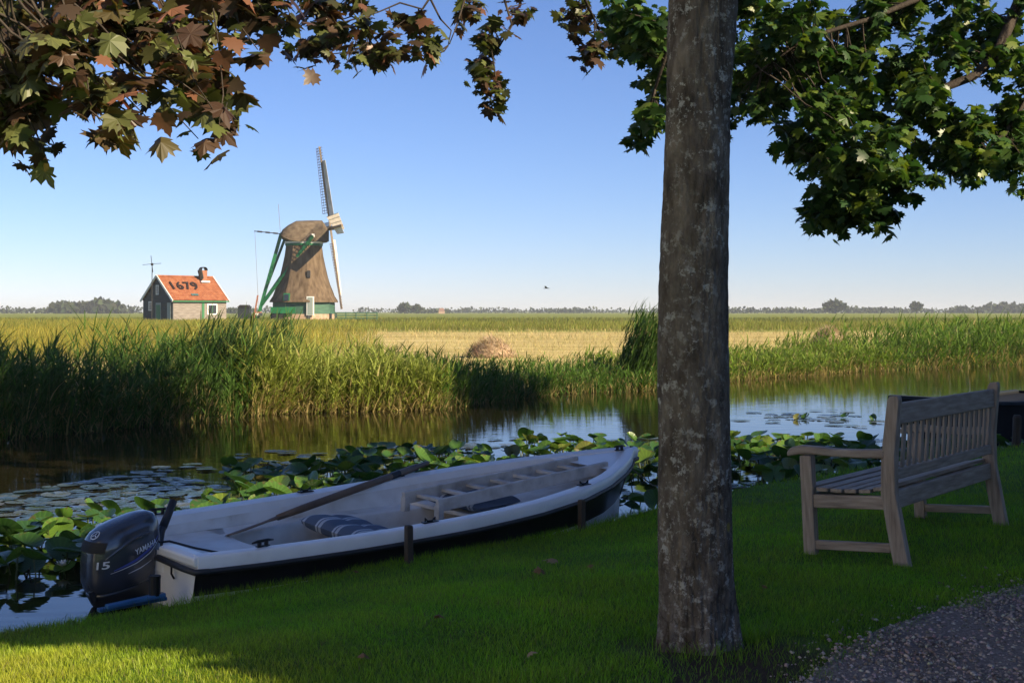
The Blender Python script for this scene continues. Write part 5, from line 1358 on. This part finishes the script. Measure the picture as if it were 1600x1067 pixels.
# oar lying from the stern seat over the far gunwale
def oar(name, label, p0, p1, ext, blade_up=Vector((0, .25, 1))):
    p0 = Vector(p0); p1 = Vector(p1); d = (p1 - p0).normalized(); end = p1 + d * ext
    O = empty_m(name, BOATM, tuple(p0)); tag(O, label, 'oar')
    E = end - p0
    b = MB(); b.tube([d * .45, d * .7, E * .55, E - d * .14, E - d * .13, E], [.020, .026, .027, .026, .020, .019], 10); b.build('loom', M['oar_wood'], O, smooth=True)
    s = d.cross(blade_up).normalized(); n = s.cross(d)
    rows = []
    for q, w, h in ((0, .045, .004), (.02, .062, .005), (.12, .066, .006), (.35, .055, .008), (.5, .026, .016), (.62, .018, .018)):
        c = d * q; rows.append([c - s * w, c + n * h, c + s * w, c - n * h])
    b = MB(); b.loft(rows, caps=True); b.build('blade', M['oar_wood'], O, smooth=True)
    r = p1 - p0; b = MB(); b.tube([r - d * .05, r + d * .05], .028, 10); b.build('collar', M['steel'], O)
    return O
oar('oar', 'brown wooden oar resting across the far gunwale with its blade at the stern', (.74, .26, .222), (2.42, .675, .412), .42)
oar('oar', 'brown oar lying low along the near side of the boat', (3.02, -.44, .262), (2.2, -.47, .240), .35)
# cushions
def cushion(name, label, c, size, rot):
    sx, sy, sz = size; rows = []; n = 16
    verts = []; N1, N2 = 24, 24
    b = MB()
    for side in (1, -1):
        rows = []
        for i in range(N1 + 1):
            row = []
            for j in range(N2 + 1):
                u_ = i / N1 * 2 - 1; v_ = j / N2 * 2 - 1
                pz = ((1 - abs(u_) ** 5) * (1 - abs(v_) ** 5)) ** .5
                tufts = .18 * (math.cos(u_ * math.pi * 2) * .5 + .5) ** 6 + .25 * (math.cos(v_ * math.pi * 2.0) * .5 + .5) ** 8
                ed = 1 - .05 * (u_ * u_ * v_ * v_)
                row.append(Vector((u_ * sx / 2 * ed, v_ * sy / 2 * ed, side * sz / 2 * pz * (1 - tufts * (side > 0)))))
            rows.append(row)
        b.loft(rows, closed=False)
    me = b.mesh(name, smooth=True)
    o = link_mesh(name, me, M['cushion']); o.matrix_world = BOATM @ Matrix.Translation(c) @ rot; 
    o.name = name
    tag(o, label, 'cushion'); return o
E3 = lambda x, y, z: (Matrix.Rotation(R(z), 4, 'Z') @ Matrix.Rotation(R(y), 4, 'Y') @ Matrix.Rotation(R(x), 4, 'X'))
cushion('seat_cushion', 'blue-grey striped cushion leaning in the middle of the boat', (1.62, .10, .175), (.62, .56, .12), E3(10, 9, 20))
cushion('seat_cushion', 'blue-grey striped cushion lying under the ladder near the bow', (2.72, .12, .285), (.60, .52, .10), E3(3, 2, 12))
# ladder
LAD = empty_m('ladder', BOATM, (2.12, 0, .335)); tag(LAD, 'short pale grey wooden ladder lying in the bow of the boat', 'ladder')
LL = 1.68
def lad(s, l, z=0): return Vector((s, l - .045 * s, .085 * s + z))
for l in (-.17, .20):
    b = MB(); b.beam(lad(0, l), lad(LL, l * .86), .034, .088); o = b.build('rail', M['grey_wood'], LAD, bevel=.005)
for k in range(7):
    s = .13 + k * .225; b = MB(); b.beam(lad(s, -.155), lad(s, .185), .055, .024); b.build('rung', M['grey_wood'], LAD, bevel=.004)
b = MB(); b.box(lad(.02, -.17, -.045), (.05, .05, .10)); b.build('foot', M['grey_wood'], LAD, bevel=.004)
b = MB(); b.box(lad(.02, .20, -.045), (.05, .05, .10)); b.build('foot', M['grey_wood'], LAD, bevel=.004)
# ------------------------------------------------------------------ outboard motor
OBM = BOATM @ Matrix.Translation((-.12, -.02, .085)) @ Matrix.Rotation(R(-10), 4, 'Y')     # local x to the bow, z up, tilted a little
OB = empty_m('outboard_motor', OBM); tag(OB, 'dark blue-grey outboard motor clamped to the boat stern', 'outboard motor')
def oring(z, x0, x1, w, pinch=2.6, n=72, xs=0.0):
    pts = []
    for k in range(n):
        a = 2 * math.pi * k / n; ca, sa = math.cos(a), math.sin(a)
        x = math.copysign(abs(ca) ** (2 / pinch), ca); y = math.copysign(abs(sa) ** (2 / pinch), sa)
        xx = (x0 + x1) / 2 + x * (x1 - x0) / 2
        taper = 1 - .16 * ((x + 1) / 2) ** 2 - .10 * ((1 - x) / 2) ** 3
        pts.append(Vector((xx + xs, y * w * taper, z)))
    return pts
levels = [(.0, -.235, .165, .118), (.03, -.255, .185, .140), (.08, -.262, .20, .155), (.15, -.262, .208, .163), (.22, -.257, .21, .163), (.285, -.248, .208, .158), (.33, -.232, .20, .146), (.362, -.20, .18, .124), (.383, -.15, .14, .090), (.392, -.07, .08, .04)]
lv = np.array(levels); zi = np.concatenate([np.linspace(0, .362, 26), [.373, .383, .389, .392]]); levels = [(z, *[float(np.interp(z, lv[:, 0], lv[:, q])) for q in (1, 2, 3)]) for z in zi]
rows = []
for z, x0, x1, w in levels:
    tl = .10 * max(0, z - .10)
    r = oring(z, x0, x1, w)
    # top slopes down towards the stern, front edge higher
    r = [Vector((p.x + tl, p.y, p.z + (p.x * .10 * (z / .39)))) for p in r]
    rows.append(r)
mb = MB(); mb.loft(rows, caps=True); cowl = mb.build('cowl', M['cowl'], OB, smooth=True)
bv = BVHTree.FromPolygons([v.co.copy() for v in cowl.data.vertices], [tuple(p.vertices) for p in cowl.data.polygons])
mb = MB(); mb.loft([oring(-.12, -.17, .10, .085), oring(-.07, -.225, .15, .118), oring(-.012, -.245, .17, .128), oring(.0, -.25, .175, .13), oring(.012, -.245, .17, .128)], caps=True)
mb.build('lower_pan', M['cowl_dark'], OB, smooth=True)
mb = MB(); mb.loft([oring(-.55, -.10, .075, .035, 2), oring(-.40, -.11, .085, .045, 2), oring(-.22, -.15, .10, .07, 2.2), oring(-.10, -.18, .11, .09)], caps=True)
mb.box((-.06, 0, -.50), (.40, .20, .012)); mb.build('leg', M['cowl_dark'], OB, smooth=False, bevel=.004)
mb = MB(); mb.loft([oring(-.70, -.16, .10, .035, 2), oring(-.62, -.18, .13, .05, 2), oring(-.56, -.14, .09, .035, 2)], caps=True); mb.build('gearcase', M['cowl_dark'], OB, smooth=True)
mb = MB(); mb.box((.17, -.07, -.06), (.07, .04, .26)); mb.box((.17, .07, -.06), (.07, .04, .26)); mb.box((.13, 0, -.02), (.10, .14, .10)); mb.tube([(.2, -.07, -.02), (.26, -.07, -.02)], .012, 6); mb.tube([(.2, .07, -.02), (.26, .07, -.02)], .012, 6)
mb.build('clamp_bracket', M['steel'], OB, bevel=.006)
mb = MB(); mb.tube([(.15, .02, .06), (.23, .03, .12), (.28, .05, .22), (.40, .10, .345)], [.030, .028, .024, .020], 10); ti = mb.build('tiller', M['cowl_dark'], OB, smooth=True)
mb = MB(); mb.tube([(.30, .06, .24), (.42, .11, .365)], [.026, .024], 12); mb.build('grip', M['rubber'], ti, smooth=True)
def wrap(name, txt, size, place, normal_dir, up_dir, mat, shear=0.0, off=.002, sx=1.0):
    """lettering that follows the cowl: text is laid out flat then dropped along -normal_dir onto the surface"""
    cu = bpy.data.curves.new(name, 'FONT'); cu.body = txt; cu.size = size; cu.shear = shear; cu.align_x = 'CENTER'; cu.align_y = 'CENTER'; cu.resolution_u = 3; cu.offset = size * .018
    o = bpy.data.objects.new(name, cu); col.objects.link(o)
    dg = bpy.context.evaluated_depsgraph_get(); me = bpy.data.meshes.new_from_object(o.evaluated_get(dg)); bpy.data.objects.remove(o)
    n = Vector(normal_dir).normalized(); up = Vector(up_dir); rx = up.cross(n).normalized(); up = n.cross(rx)
    bm = bmesh.new(); bm.from_mesh(me); bmesh.ops.triangulate(bm, faces=bm.faces)
    bmesh.ops.subdivide_edges(bm, edges=[e for e in bm.edges if e.calc_length() > size * .25], cuts=1)
    for v in bm.verts:
        p = Vector(place) + rx * v.co.x * sx + up * v.co.y
        hit, nn, _, _ = bv.ray_cast(p + n * .5, -n)
        v.co = (hit + nn * off) if hit is not None else p
    bm.to_mesh(me); bm.free()
    me.materials.clear(); me.materials.append(mat)
    return link_mesh(name, me, None, cowl)
wrap('brand_lettering', 'YAMAHA', .046, (.075, 0, .222), (0, -1, 0), (-.14, 0, 1), M['decal_white'], .15, sx=.82)
wrap('power_lettering', '15', .058, (0, -.03, .165), (-1, -.42, .1), (0, 0, 1), M['decal_white'], .1, sx=1.35)
def stripe(name, pts, w, mat, n_dir=(0, -1, 0), off=.0016):
    n = Vector(n_dir).normalized(); V_, F_ = [], []
    N = 26
    for k in range(N + 1):
        t = k / N * (len(pts) - 1); i = min(int(t), len(pts) - 2); f = t - i
        c = Vector(pts[i]).lerp(Vector(pts[i + 1]), f); ww = w * math.sin(math.pi * min(max(k / N, .04), .96)) ** .5
        for sg in (-1, 1):
            p = c + Vector((0, 0, sg * ww / 2)); hit, nn, _, _ = bv.ray_cast(p + n * .5, -n)
            V_.append((hit + nn * off) if hit is not None else p)
    for k in range(N): F_.append((2 * k, 2 * k + 2, 2 * k + 3, 2 * k + 1))
    b = MB(); b.add(V_, F_); return b.build(name, mat, cowl, smooth=True)
stripe('stripe', [(-.14, 0, .145), (0, 0, .170), (.10, 0, .205), (.18, 0, .255)], .016, M['decal_blue'])
stripe('stripe', [(-.16, 0, .132), (0, 0, .152), (.10, 0, .184), (.185, 0, .235)], .006, M['decal_white'])
stripe('stripe', [(-.06, 0, .105), (.02, 0, .115), (.10, 0, .135)], .006, M['decal_white'])
# emblem ring on top, air intake at the rear
def ring_on(c, r0, r1, n_dir, name, mat):
    n = Vector(n_dir).normalized(); ax = n.orthogonal().normalized(); ay = n.cross(ax); V_, F_ = [], []
    for k in range(28):
        a = 2 * math.pi * k / 28
        for r in (r0, r1):
            p = Vector(c) + (ax * math.cos(a) + ay * math.sin(a)) * r; hit, nn, _, _ = bv.ray_cast(p + n * .5, -n); V_.append((hit + nn * .003) if hit is not None else p)
    for k in range(28): q = (k + 1) % 28; F_.append((2 * k, 2 * k + 1, 2 * q + 1, 2 * q))
    b = MB(); b.add(V_, F_); return b.build(name, mat, cowl)
ring_on((-.165, -.03, .34), .024, .030, (-.65, -.25, 1), 'emblem_ring', M['decal_white'])
for k in range(3):
    a = R(90 + 120 * k); ring_c = Vector((-.165, -.03, .34)); n = Vector((-.65, -.25, 1)).normalized(); ax = n.orthogonal().normalized(); ay = n.cross(ax)
    b = MB(); V_ = []
    for r, s in ((.003, -.003), (.003, .003), (.021, .0025), (.021, -.0025)):
        d_ = ax * math.cos(a) + ay * math.sin(a); e_ = n.cross(d_); p = ring_c + d_ * r + e_ * s; hit, nn, _, _ = bv.ray_cast(p + n * .5, -n); V_.append(hit + nn * .002)
    b.add(V_, [(0, 1, 2, 3)]); b.build('emblem_fork', M['decal_white'], cowl)
nx = Vector((-1, -.10, .15)).normalized(); b = MB(); V_ = []; N = 30
for k in range(N + 1):
    y = -.105 + .19 * k / N
    for zc in (.225, .245, .265, .285):
        hit, nn, _, _ = bv.ray_cast(Vector((0, y, zc)) + nx * .6, -nx); V_.append(hit + nn * .003)
b.add(V_, [(4 * k + q, 4 * k + q + 4, 4 * k + q + 5, 4 * k + q + 1) for k in range(N) for q in range(3)]); b.build('air_intake', M['intake'], cowl)
for sg in (-1, 1):       # moulded shoulder ridge sweeping over each side
    pts = []
    for k in range(15):
        t = k / 14; x = -.215 + .40 * t; z = .19 + .135 * math.sin(t * math.pi * .62) - .03 * t
        hit, nn, _, _ = bv.ray_cast(Vector((x, sg * .6, z)), Vector((0, -sg, 0)))
        if hit is not None: pts.append(hit - nn * .006)
    b = MB(); b.tube(pts, [.004 + .010 * math.sin(math.pi * k / (len(pts) - 1)) for k in range(len(pts))], 8); b.build('cowl_ridge', M['cowl'], cowl, smooth=True)
b = MB(); b.tube([(-.235, -.05, -.02), (-.25, -.05, .04)], [.02, .018], 8); b.build('rear_latch', M['cowl_dark'], OB)
# fuel hose from the motor over the stern seat
hp = [bw(.02, -.02, .30), bw(.10, -.10, .318), bw(.24, -.16, .27), bw(.42, -.22, .222), bw(.62, -.28, .214), bw(.76, -.36, .215), bw(.82, -.44, .19), bw(.86, -.44, .06)]
b = MB(); b.tube(hp, .007, 8); tag(b.build('fuel_hose', M['cable'], smooth=True), 'thin black hose running from the motor across the stern seat', 'hose')
# ------------------------------------------------------------------ mooring gear on the bank
def post(label, px, ybase, z0, ztop, w):
    x = (px - 800) / FPX * ybase; b = MB()
    b.loft([[Vector((sx * w / 2 * k, sy * w / 2 * k, z)) for sx, sy in ((-1, -1), (1, -1), (1, 1), (-1, 1))] for z, k in ((z0, 1.05), (ztop - .012, .98), (ztop, .86))], caps=True)
    o = b.build('mooring_post', M['post_wood'], bevel=.004); o.location = (x, ybase, 0); o.rotation_euler = (R(1), R(-1), R(38)); tag(o, label, 'post', 'mooring posts between lawn and boat'); return o
post('dark wooden mooring post at the middle of the boat', 639, 8.17, -.05, .405, .042)
post('dark wooden mooring post near the bow of the boat', 909, 9.42, -.02, .385, .042)
for lab, p, q in (('line from the boat bow to the post', None, None),): pass
pts = [bw(BT - .02, .0, gz(.98) - .12), Vector((1.15, 11.0, .28)), Vector((1.5, 11.15, .22)), Vector((2.0, 11.5, .20))]
b = MB(); b.tube(pts, .006, 6); tag(b.build('mooring_line', M['rope'], smooth=True), 'thin mooring line running from the bow towards the bank behind the tree', 'rope')
b = MB(); b.beam((-1.94, 7.50, .125), (-2.20, 7.29, .10), .05, .022); b.beam((-1.95, 7.57, .09), (-2.26, 7.34, .07), .05, .02)
tag(b.build('mooring_board', M['blue_board'], bevel=.004), 'blue painted board at the bank edge under the outboard motor', 'board')
b = MB(); b.tube([(0, 0, 0), (0, 0, .10)], .032, 12); b.tube([(0, 0, .095), (0, 0, .11)], .034, 12); o = b.build('bank_peg', M['steel']); o.location = (-1.985, 7.47, .125); tag(o, 'short dark round peg on the blue board', 'peg')

# dark dinghy behind the bench
DM = Matrix.Translation((5.32, 17.35, 0)) @ Matrix.Rotation(R(41), 4, 'Z')
DIN = empty_m('dinghy', DM); tag(DIN, 'dark flat-ended dinghy moored behind the bench at the right edge', 'boat')
rows_o, rows_i = [], []
for x, b_, g, k in ((-.25, .34, .60, .52), (.0, .40, .57, .16), (.5, .52, .53, -.06), (1.3, .62, .50, -.12), (2.4, .64, .50, -.12), (3.4, .58, .53, -.05)):
    rows_o.append([Vector((x, -b_, g)), Vector((x, -b_ * .86, k + .02)), Vector((x, 0, k)), Vector((x, b_ * .86, k + .02)), Vector((x, b_, g))])
    rows_i.append([Vector((x, -b_ + .04, g)), Vector((x, -b_ + .06, g - .035)), Vector((x, b_ - .06, g - .035)), Vector((x, b_ - .04, g))])
b = MB(); b.loft(rows_o, closed=False); b.add(rows_o[0], [(0, 1, 2, 3, 4)]); b.add(rows_o[-1], [(0, 1, 2, 3, 4)]); b.build('hull', M['dinghy'], DIN)
b = MB(); b.loft(rows_i, closed=False); b.build('shade_deck', M['dinghy'], DIN)  # shallow dark deck added to stand in for the shaded interior
b = MB()
for sg in (-1, 1): b.loft([[Vector((x, sg * (bb - .045), g + .012)), Vector((x, sg * (bb + .03), g + .012)), Vector((x, sg * (bb + .03), g - .03)), Vector((x, sg * (bb - .045), g - .03))] for x, bb, g in ((-.25, .34, .60), (.0, .40, .57), (.5, .52, .53), (1.3, .62, .50), (2.4, .64, .50), (3.4, .58, .53))], caps=True)
b.box((-.22, 0, .60), (.12, .66, .04)); b.build('rim', M['dinghy_rim'], DIN)
b = MB(); b.loft([[Vector((.05 * math.cos(a) * k, .05 * math.sin(a) * k, z)) for a in np.linspace(0, 6.28, 9, endpoint=False)] for z, k in ((-.3, 1.1), (.40, 1), (.43, .75))], caps=True)
o = b.build('bank_stake', M['post_wood']); o.location = (5.72, 15.25, .1); o.rotation_euler = (0, R(2), 0); tag(o, 'weathered stake at the bank edge in front of the dark dinghy', 'post')

# ------------------------------------------------------------------ water lilies
def pad_mesh(name, cup, wav, fold, mat, n=18):
    V_ = [(0, 0, 0)]; 
    for ring in (.55, 1.0):
        for k in range(n):
            a = .22 + (2 * math.pi - .44) * k / (n - 1)
            r = ring * (.5 if ring < 1 else .5) * 2 * .5
            x, y = r * math.cos(a) * 1.0, r * math.sin(a) * .86
            z = cup * r * r * 4 + wav * math.sin(3 * a + 1) * r + fold * abs(y) * 1.6
            V_.append((x, y, z))
    F_ = [(0, 1 + k, 2 + k) for k in range(n - 1)] + [(1 + k, 1 + n + k, 2 + n + k, 2 + k) for k in range(n - 1)]
    me = bpy.data.meshes.new(name); me.from_pydata(V_, [], F_); me.materials.append(mat)
    me.polygons.foreach_set('use_smooth', [True] * len(me.polygons)); return me
up_me = [pad_mesh('lily_pad', c, w, f, M['pad']) for c, w, f in ((.05, .03, .10), (.10, .05, .25), (-.06, .06, .05), (.02, .08, .38), (.14, .04, .0))]
fl_me = [pad_mesh('floating_lily_pad', c, w, f, M['flat_pad']) for c, w, f in ((.004, .006, 0), (.01, .012, .01), (.0, .02, .0))]
FU = np.array([3.0, 3.4, 3.8, 4.88, 7, 9.2, 11, 12.6, 13.8, 15.55, 16.5]); FO = np.array([-2.4, -3.6, -4.0, -4.4, -5.2, -6.3, -5.6, -5.4, -4.4, -2.3, -1.0])
BI = BOATM.inverted()
def in_boat(x, y, m=.12):
    p = BI @ Vector((x, y, .1)); t = p.x / BT
    if p.x < -.62 or p.x > BT + .1: return False
    if p.x < .05: return abs(p.y) < .30
    return abs(p.y) < hb(min(max(t, 0), 1)) + m
def lily_bed(label, u0, u1, n_up, n_flat, n_up_cond, seed, omax=9):
    r = random.Random(seed)
    cu = (u0 + u1) / 2; ce = float(np.interp(cu, FU, FO)) / 2; cx_, cy_ = from_uo(cu, ce)
    L = empty('water_lily', (cx_, cy_, 0)); tag(L, label, 'water lily')
    def put(me, x, y, z, rx, ry, rz, s):
        o = bpy.data.objects.new('lily_pad', me); o.parent = L; o.location = (x - cx_, y - cy_, z); o.rotation_euler = (rx, ry, rz); o.scale = (s, s, s); col.objects.link(o)
    stems = MB(); ku = kf = 0; tries = 0
    placed = []
    while (ku < n_up or kf < n_flat) and tries < 30000:
        tries += 1
        u_ = r.uniform(u0, u1); fo = float(np.interp(u_, FU, FO)); e = float(bank_edge(u_))
        o_ = r.uniform(fo - .9, e - .12); x, y = from_uo(u_, o_)
        if in_boat(x, y) or o_ > omax: continue
        upok = n_up_cond(u_, o_, fo)
        s = r.uniform(.15, .27)
        if upok and ku < n_up:
            if any((x - a) ** 2 + (y - b_) ** 2 < .0060 for a, b_ in placed): continue
            placed.append((x, y)); h = r.uniform(.03, .15); az = r.uniform(0, 6.28); tl = r.uniform(.15, .8) if r.random() < .7 else r.uniform(0, .25)
            q = Matrix.Rotation(az, 4, 'Z') @ Matrix.Rotation(tl, 4, 'Y')
            eu = (q @ Matrix.Rotation(r.uniform(-.5, .5), 4, 'Z')).to_euler()
            put(r.choice(up_me), x, y, h, eu.x, eu.y, eu.z, s); ku += 1
            stems.tube([(x - cx_ + r.uniform(-.05, .05), y - cy_ + r.uniform(-.05, .05), -.1), (x - cx_, y - cy_, h)], .006, 4, cap=False)
        elif not upok and kf < n_flat and o_ < e - .3:
            if any((x - a) ** 2 + (y - b_) ** 2 < .022 for a, b_ in placed): continue
            placed.append((x, y))
            put(r.choice(fl_me), x, y, .006 + r.uniform(0, .010), r.uniform(-.03, .03), r.uniform(-.03, .03), r.uniform(0, 6.28), s * 1.2); kf += 1
    st_ = stems.build('stems', M['stem'], L); st_['kind'] = 'stuff'; return L
M['stem'] = plain('lily_stem', (.05, .07, .02), .5)
lily_bed('mound of upright water lily leaves at left beside the outboard motor', 2.5, 4.6, 150, 130, lambda u_, o_, fo: o_ > -2.9, 1, -1.62)
bed = lambda u_, o_, fo: (o_ > fo + .7 + .5 * math.sin(3 * u_)) and not (u_ < 6.6 and o_ < -3.4) and not (9.0 < u_ < 11.2 and o_ > -2.0)
lily_bed('water lily bed behind the stern half of the boat', 4.6, 7.3, 185, 110, bed, 2)
lily_bed('water lily bed behind the bow half of the boat', 7.3, 9.6, 275, 25, bed, 5)
lily_bed('bed of sunlit water lily leaves between the boat bow and the tree trunk', 9.6, 12.7, 265, 35, bed, 3)
lily_bed('dark bed of water lily leaves between tree trunk and bench arm', 12.7, 16.0, 275, 25, bed, 4)
L = empty('water_lily', (4.85, 21.4, 0)); tag(L, 'loose patch of floating lily pads out on the open water left of the bench', 'water lily')
rr = random.Random(9)
for k in range(34):
    o = bpy.data.objects.new('lily_pad', rr.choice(fl_me)); o.parent = L; col.objects.link(o)
    o.location = (rr.gauss(0, .55), rr.gauss(0, .8), .006 + rr.uniform(0, .008)); o.rotation_euler = (0, 0, rr.uniform(0, 6.28)); s = rr.uniform(.2, .34); o.scale = (s, s, s)
for k in range(4):
    o = bpy.data.objects.new('lily_pad', rr.choice(up_me)); o.parent = L; col.objects.link(o)
    o.location = (rr.gauss(.2, .5), rr.gauss(0, .6), .03); o.rotation_euler = (rr.uniform(-.8, .8), rr.uniform(-.8, .8), rr.uniform(0, 6.28)); s = rr.uniform(.12, .2); o.scale = (s, s, s)
# one white flower by the motor
FLW = empty('water_lily_flower', ((98 - 800) / FPX * 8.75, 8.75, .04)); tag(FLW, 'white water lily flower floating left of the motor', 'flower')
for k in range(14):
    a = 2 * math.pi * k / 7 + (.4 if k >= 7 else 0); tl = .55 if k >= 7 else 1.0; L_ = .055 if k >= 7 else .07
    d_ = Vector((math.cos(a) * math.sin(tl), math.sin(a) * math.sin(tl), math.cos(tl))); s_ = Vector((-math.sin(a), math.cos(a), 0)) * .016
    b = MB(); b.add([Vector((0, 0, 0)), d_ * L_ * .5 + s_, d_ * L_, d_ * L_ * .5 - s_], [(0, 1, 2, 3)]); b.build('petal', M['flower'], FLW)

# ------------------------------------------------------------------ leaves fallen on the lawn
dl = leaf_mesh('fallen_leaf', M['dry_leaf'], 2.2)
for lab, px, py, s, rz, rx in (('curled pale fallen leaf on the lawn below the boat bow', 846, 894, .07, .4, .5), ('brown fallen leaf lying flat on the lawn near the bow post', 870, 874, .09, 1.6, .1), ('fallen leaf on the lawn in front of the boat middle', 690, 962, .055, 2.5, .3),
                               ('brown fallen leaf on the lawn low at centre left', 570, 1026, .05, .3, .2), ('dark fallen leaf on the lawn left of the tree foot', 826, 1020, .05, 4, .3), ('small tan fallen leaf high on the lawn left of the trunk', 918, 884, .045, 5, .2),
                               ('tiny pale fallen leaf on the lawn below the bench', 1199, 918, .035, 1, .4), ('small brown leaf at the bank grass beside the boat', 560, 893, .04, 2, .3)):
    y = 8.0
    for _ in range(8):
        x = (px - 800) / FPX * y; y = FPX * (CAM_H - float(lawn_z(x, y)) - .03) / (py - 487)
    x = (px - 800) / FPX * y
    o = bpy.data.objects.new('fallen_leaf', dl); col.objects.link(o); o.location = (x, y, float(lawn_z(x, y)) + .035); o.rotation_euler = (rx, .2, rz); o.scale = (s, s, s)
    tag(o, lab, 'leaf')
# bird far off over the meadow
b = MB(); b.loft([[Vector((-.25 * k + x, 0, 0)), Vector((x, .08 * k, .05 * k)), Vector((x + .02, 0, .1 * k)), Vector((x, -.08 * k, .05 * k))] for x, k in ((-.3, .1), (-.1, .8), (.15, 1), (.4, .2))], caps=True)
bd_ = b.build('bird', M['dark_wood']); bd_.location = ((853 - 800) / FPX * 140, 140, CAM_H + (487 - 451) / FPX * 140); tag(bd_, 'tiny dark bird flying above the meadow', 'bird')
for sg in (-1, 1):
    b = MB(); b.add([(.15, sg * .05, .06), (-.05, sg * .05, .06), (-.15, sg * .7, .25), (.0, sg * .75, .25)], [(0, 1, 2, 3)]); b.build('wing', M['dark_wood'], bd_)
# ------------------------------------------------------------------ thin summer haze over the whole polder
hz = MB(); hz.box((0, 2000, 8.2), (20000, 20000, 19.0))
HZ = hz.build('haze', None); tag(HZ, 'thin pale summer haze over the polder', 'haze', kind='stuff')
hm = bpy.data.materials.new('haze'); hm.use_nodes = True; nt = hm.node_tree; nt.nodes.remove(nt.nodes["Principled BSDF"])
pv = nt.nodes.new("ShaderNodeVolumePrincipled"); pv.inputs["Color"].default_value = (.84, .92, 1, 1); pv.inputs["Density"].default_value = .00022
nt.links.new(pv.outputs[0], nt.nodes["Material Output"].inputs["Volume"]); HZ.data.materials.append(hm)
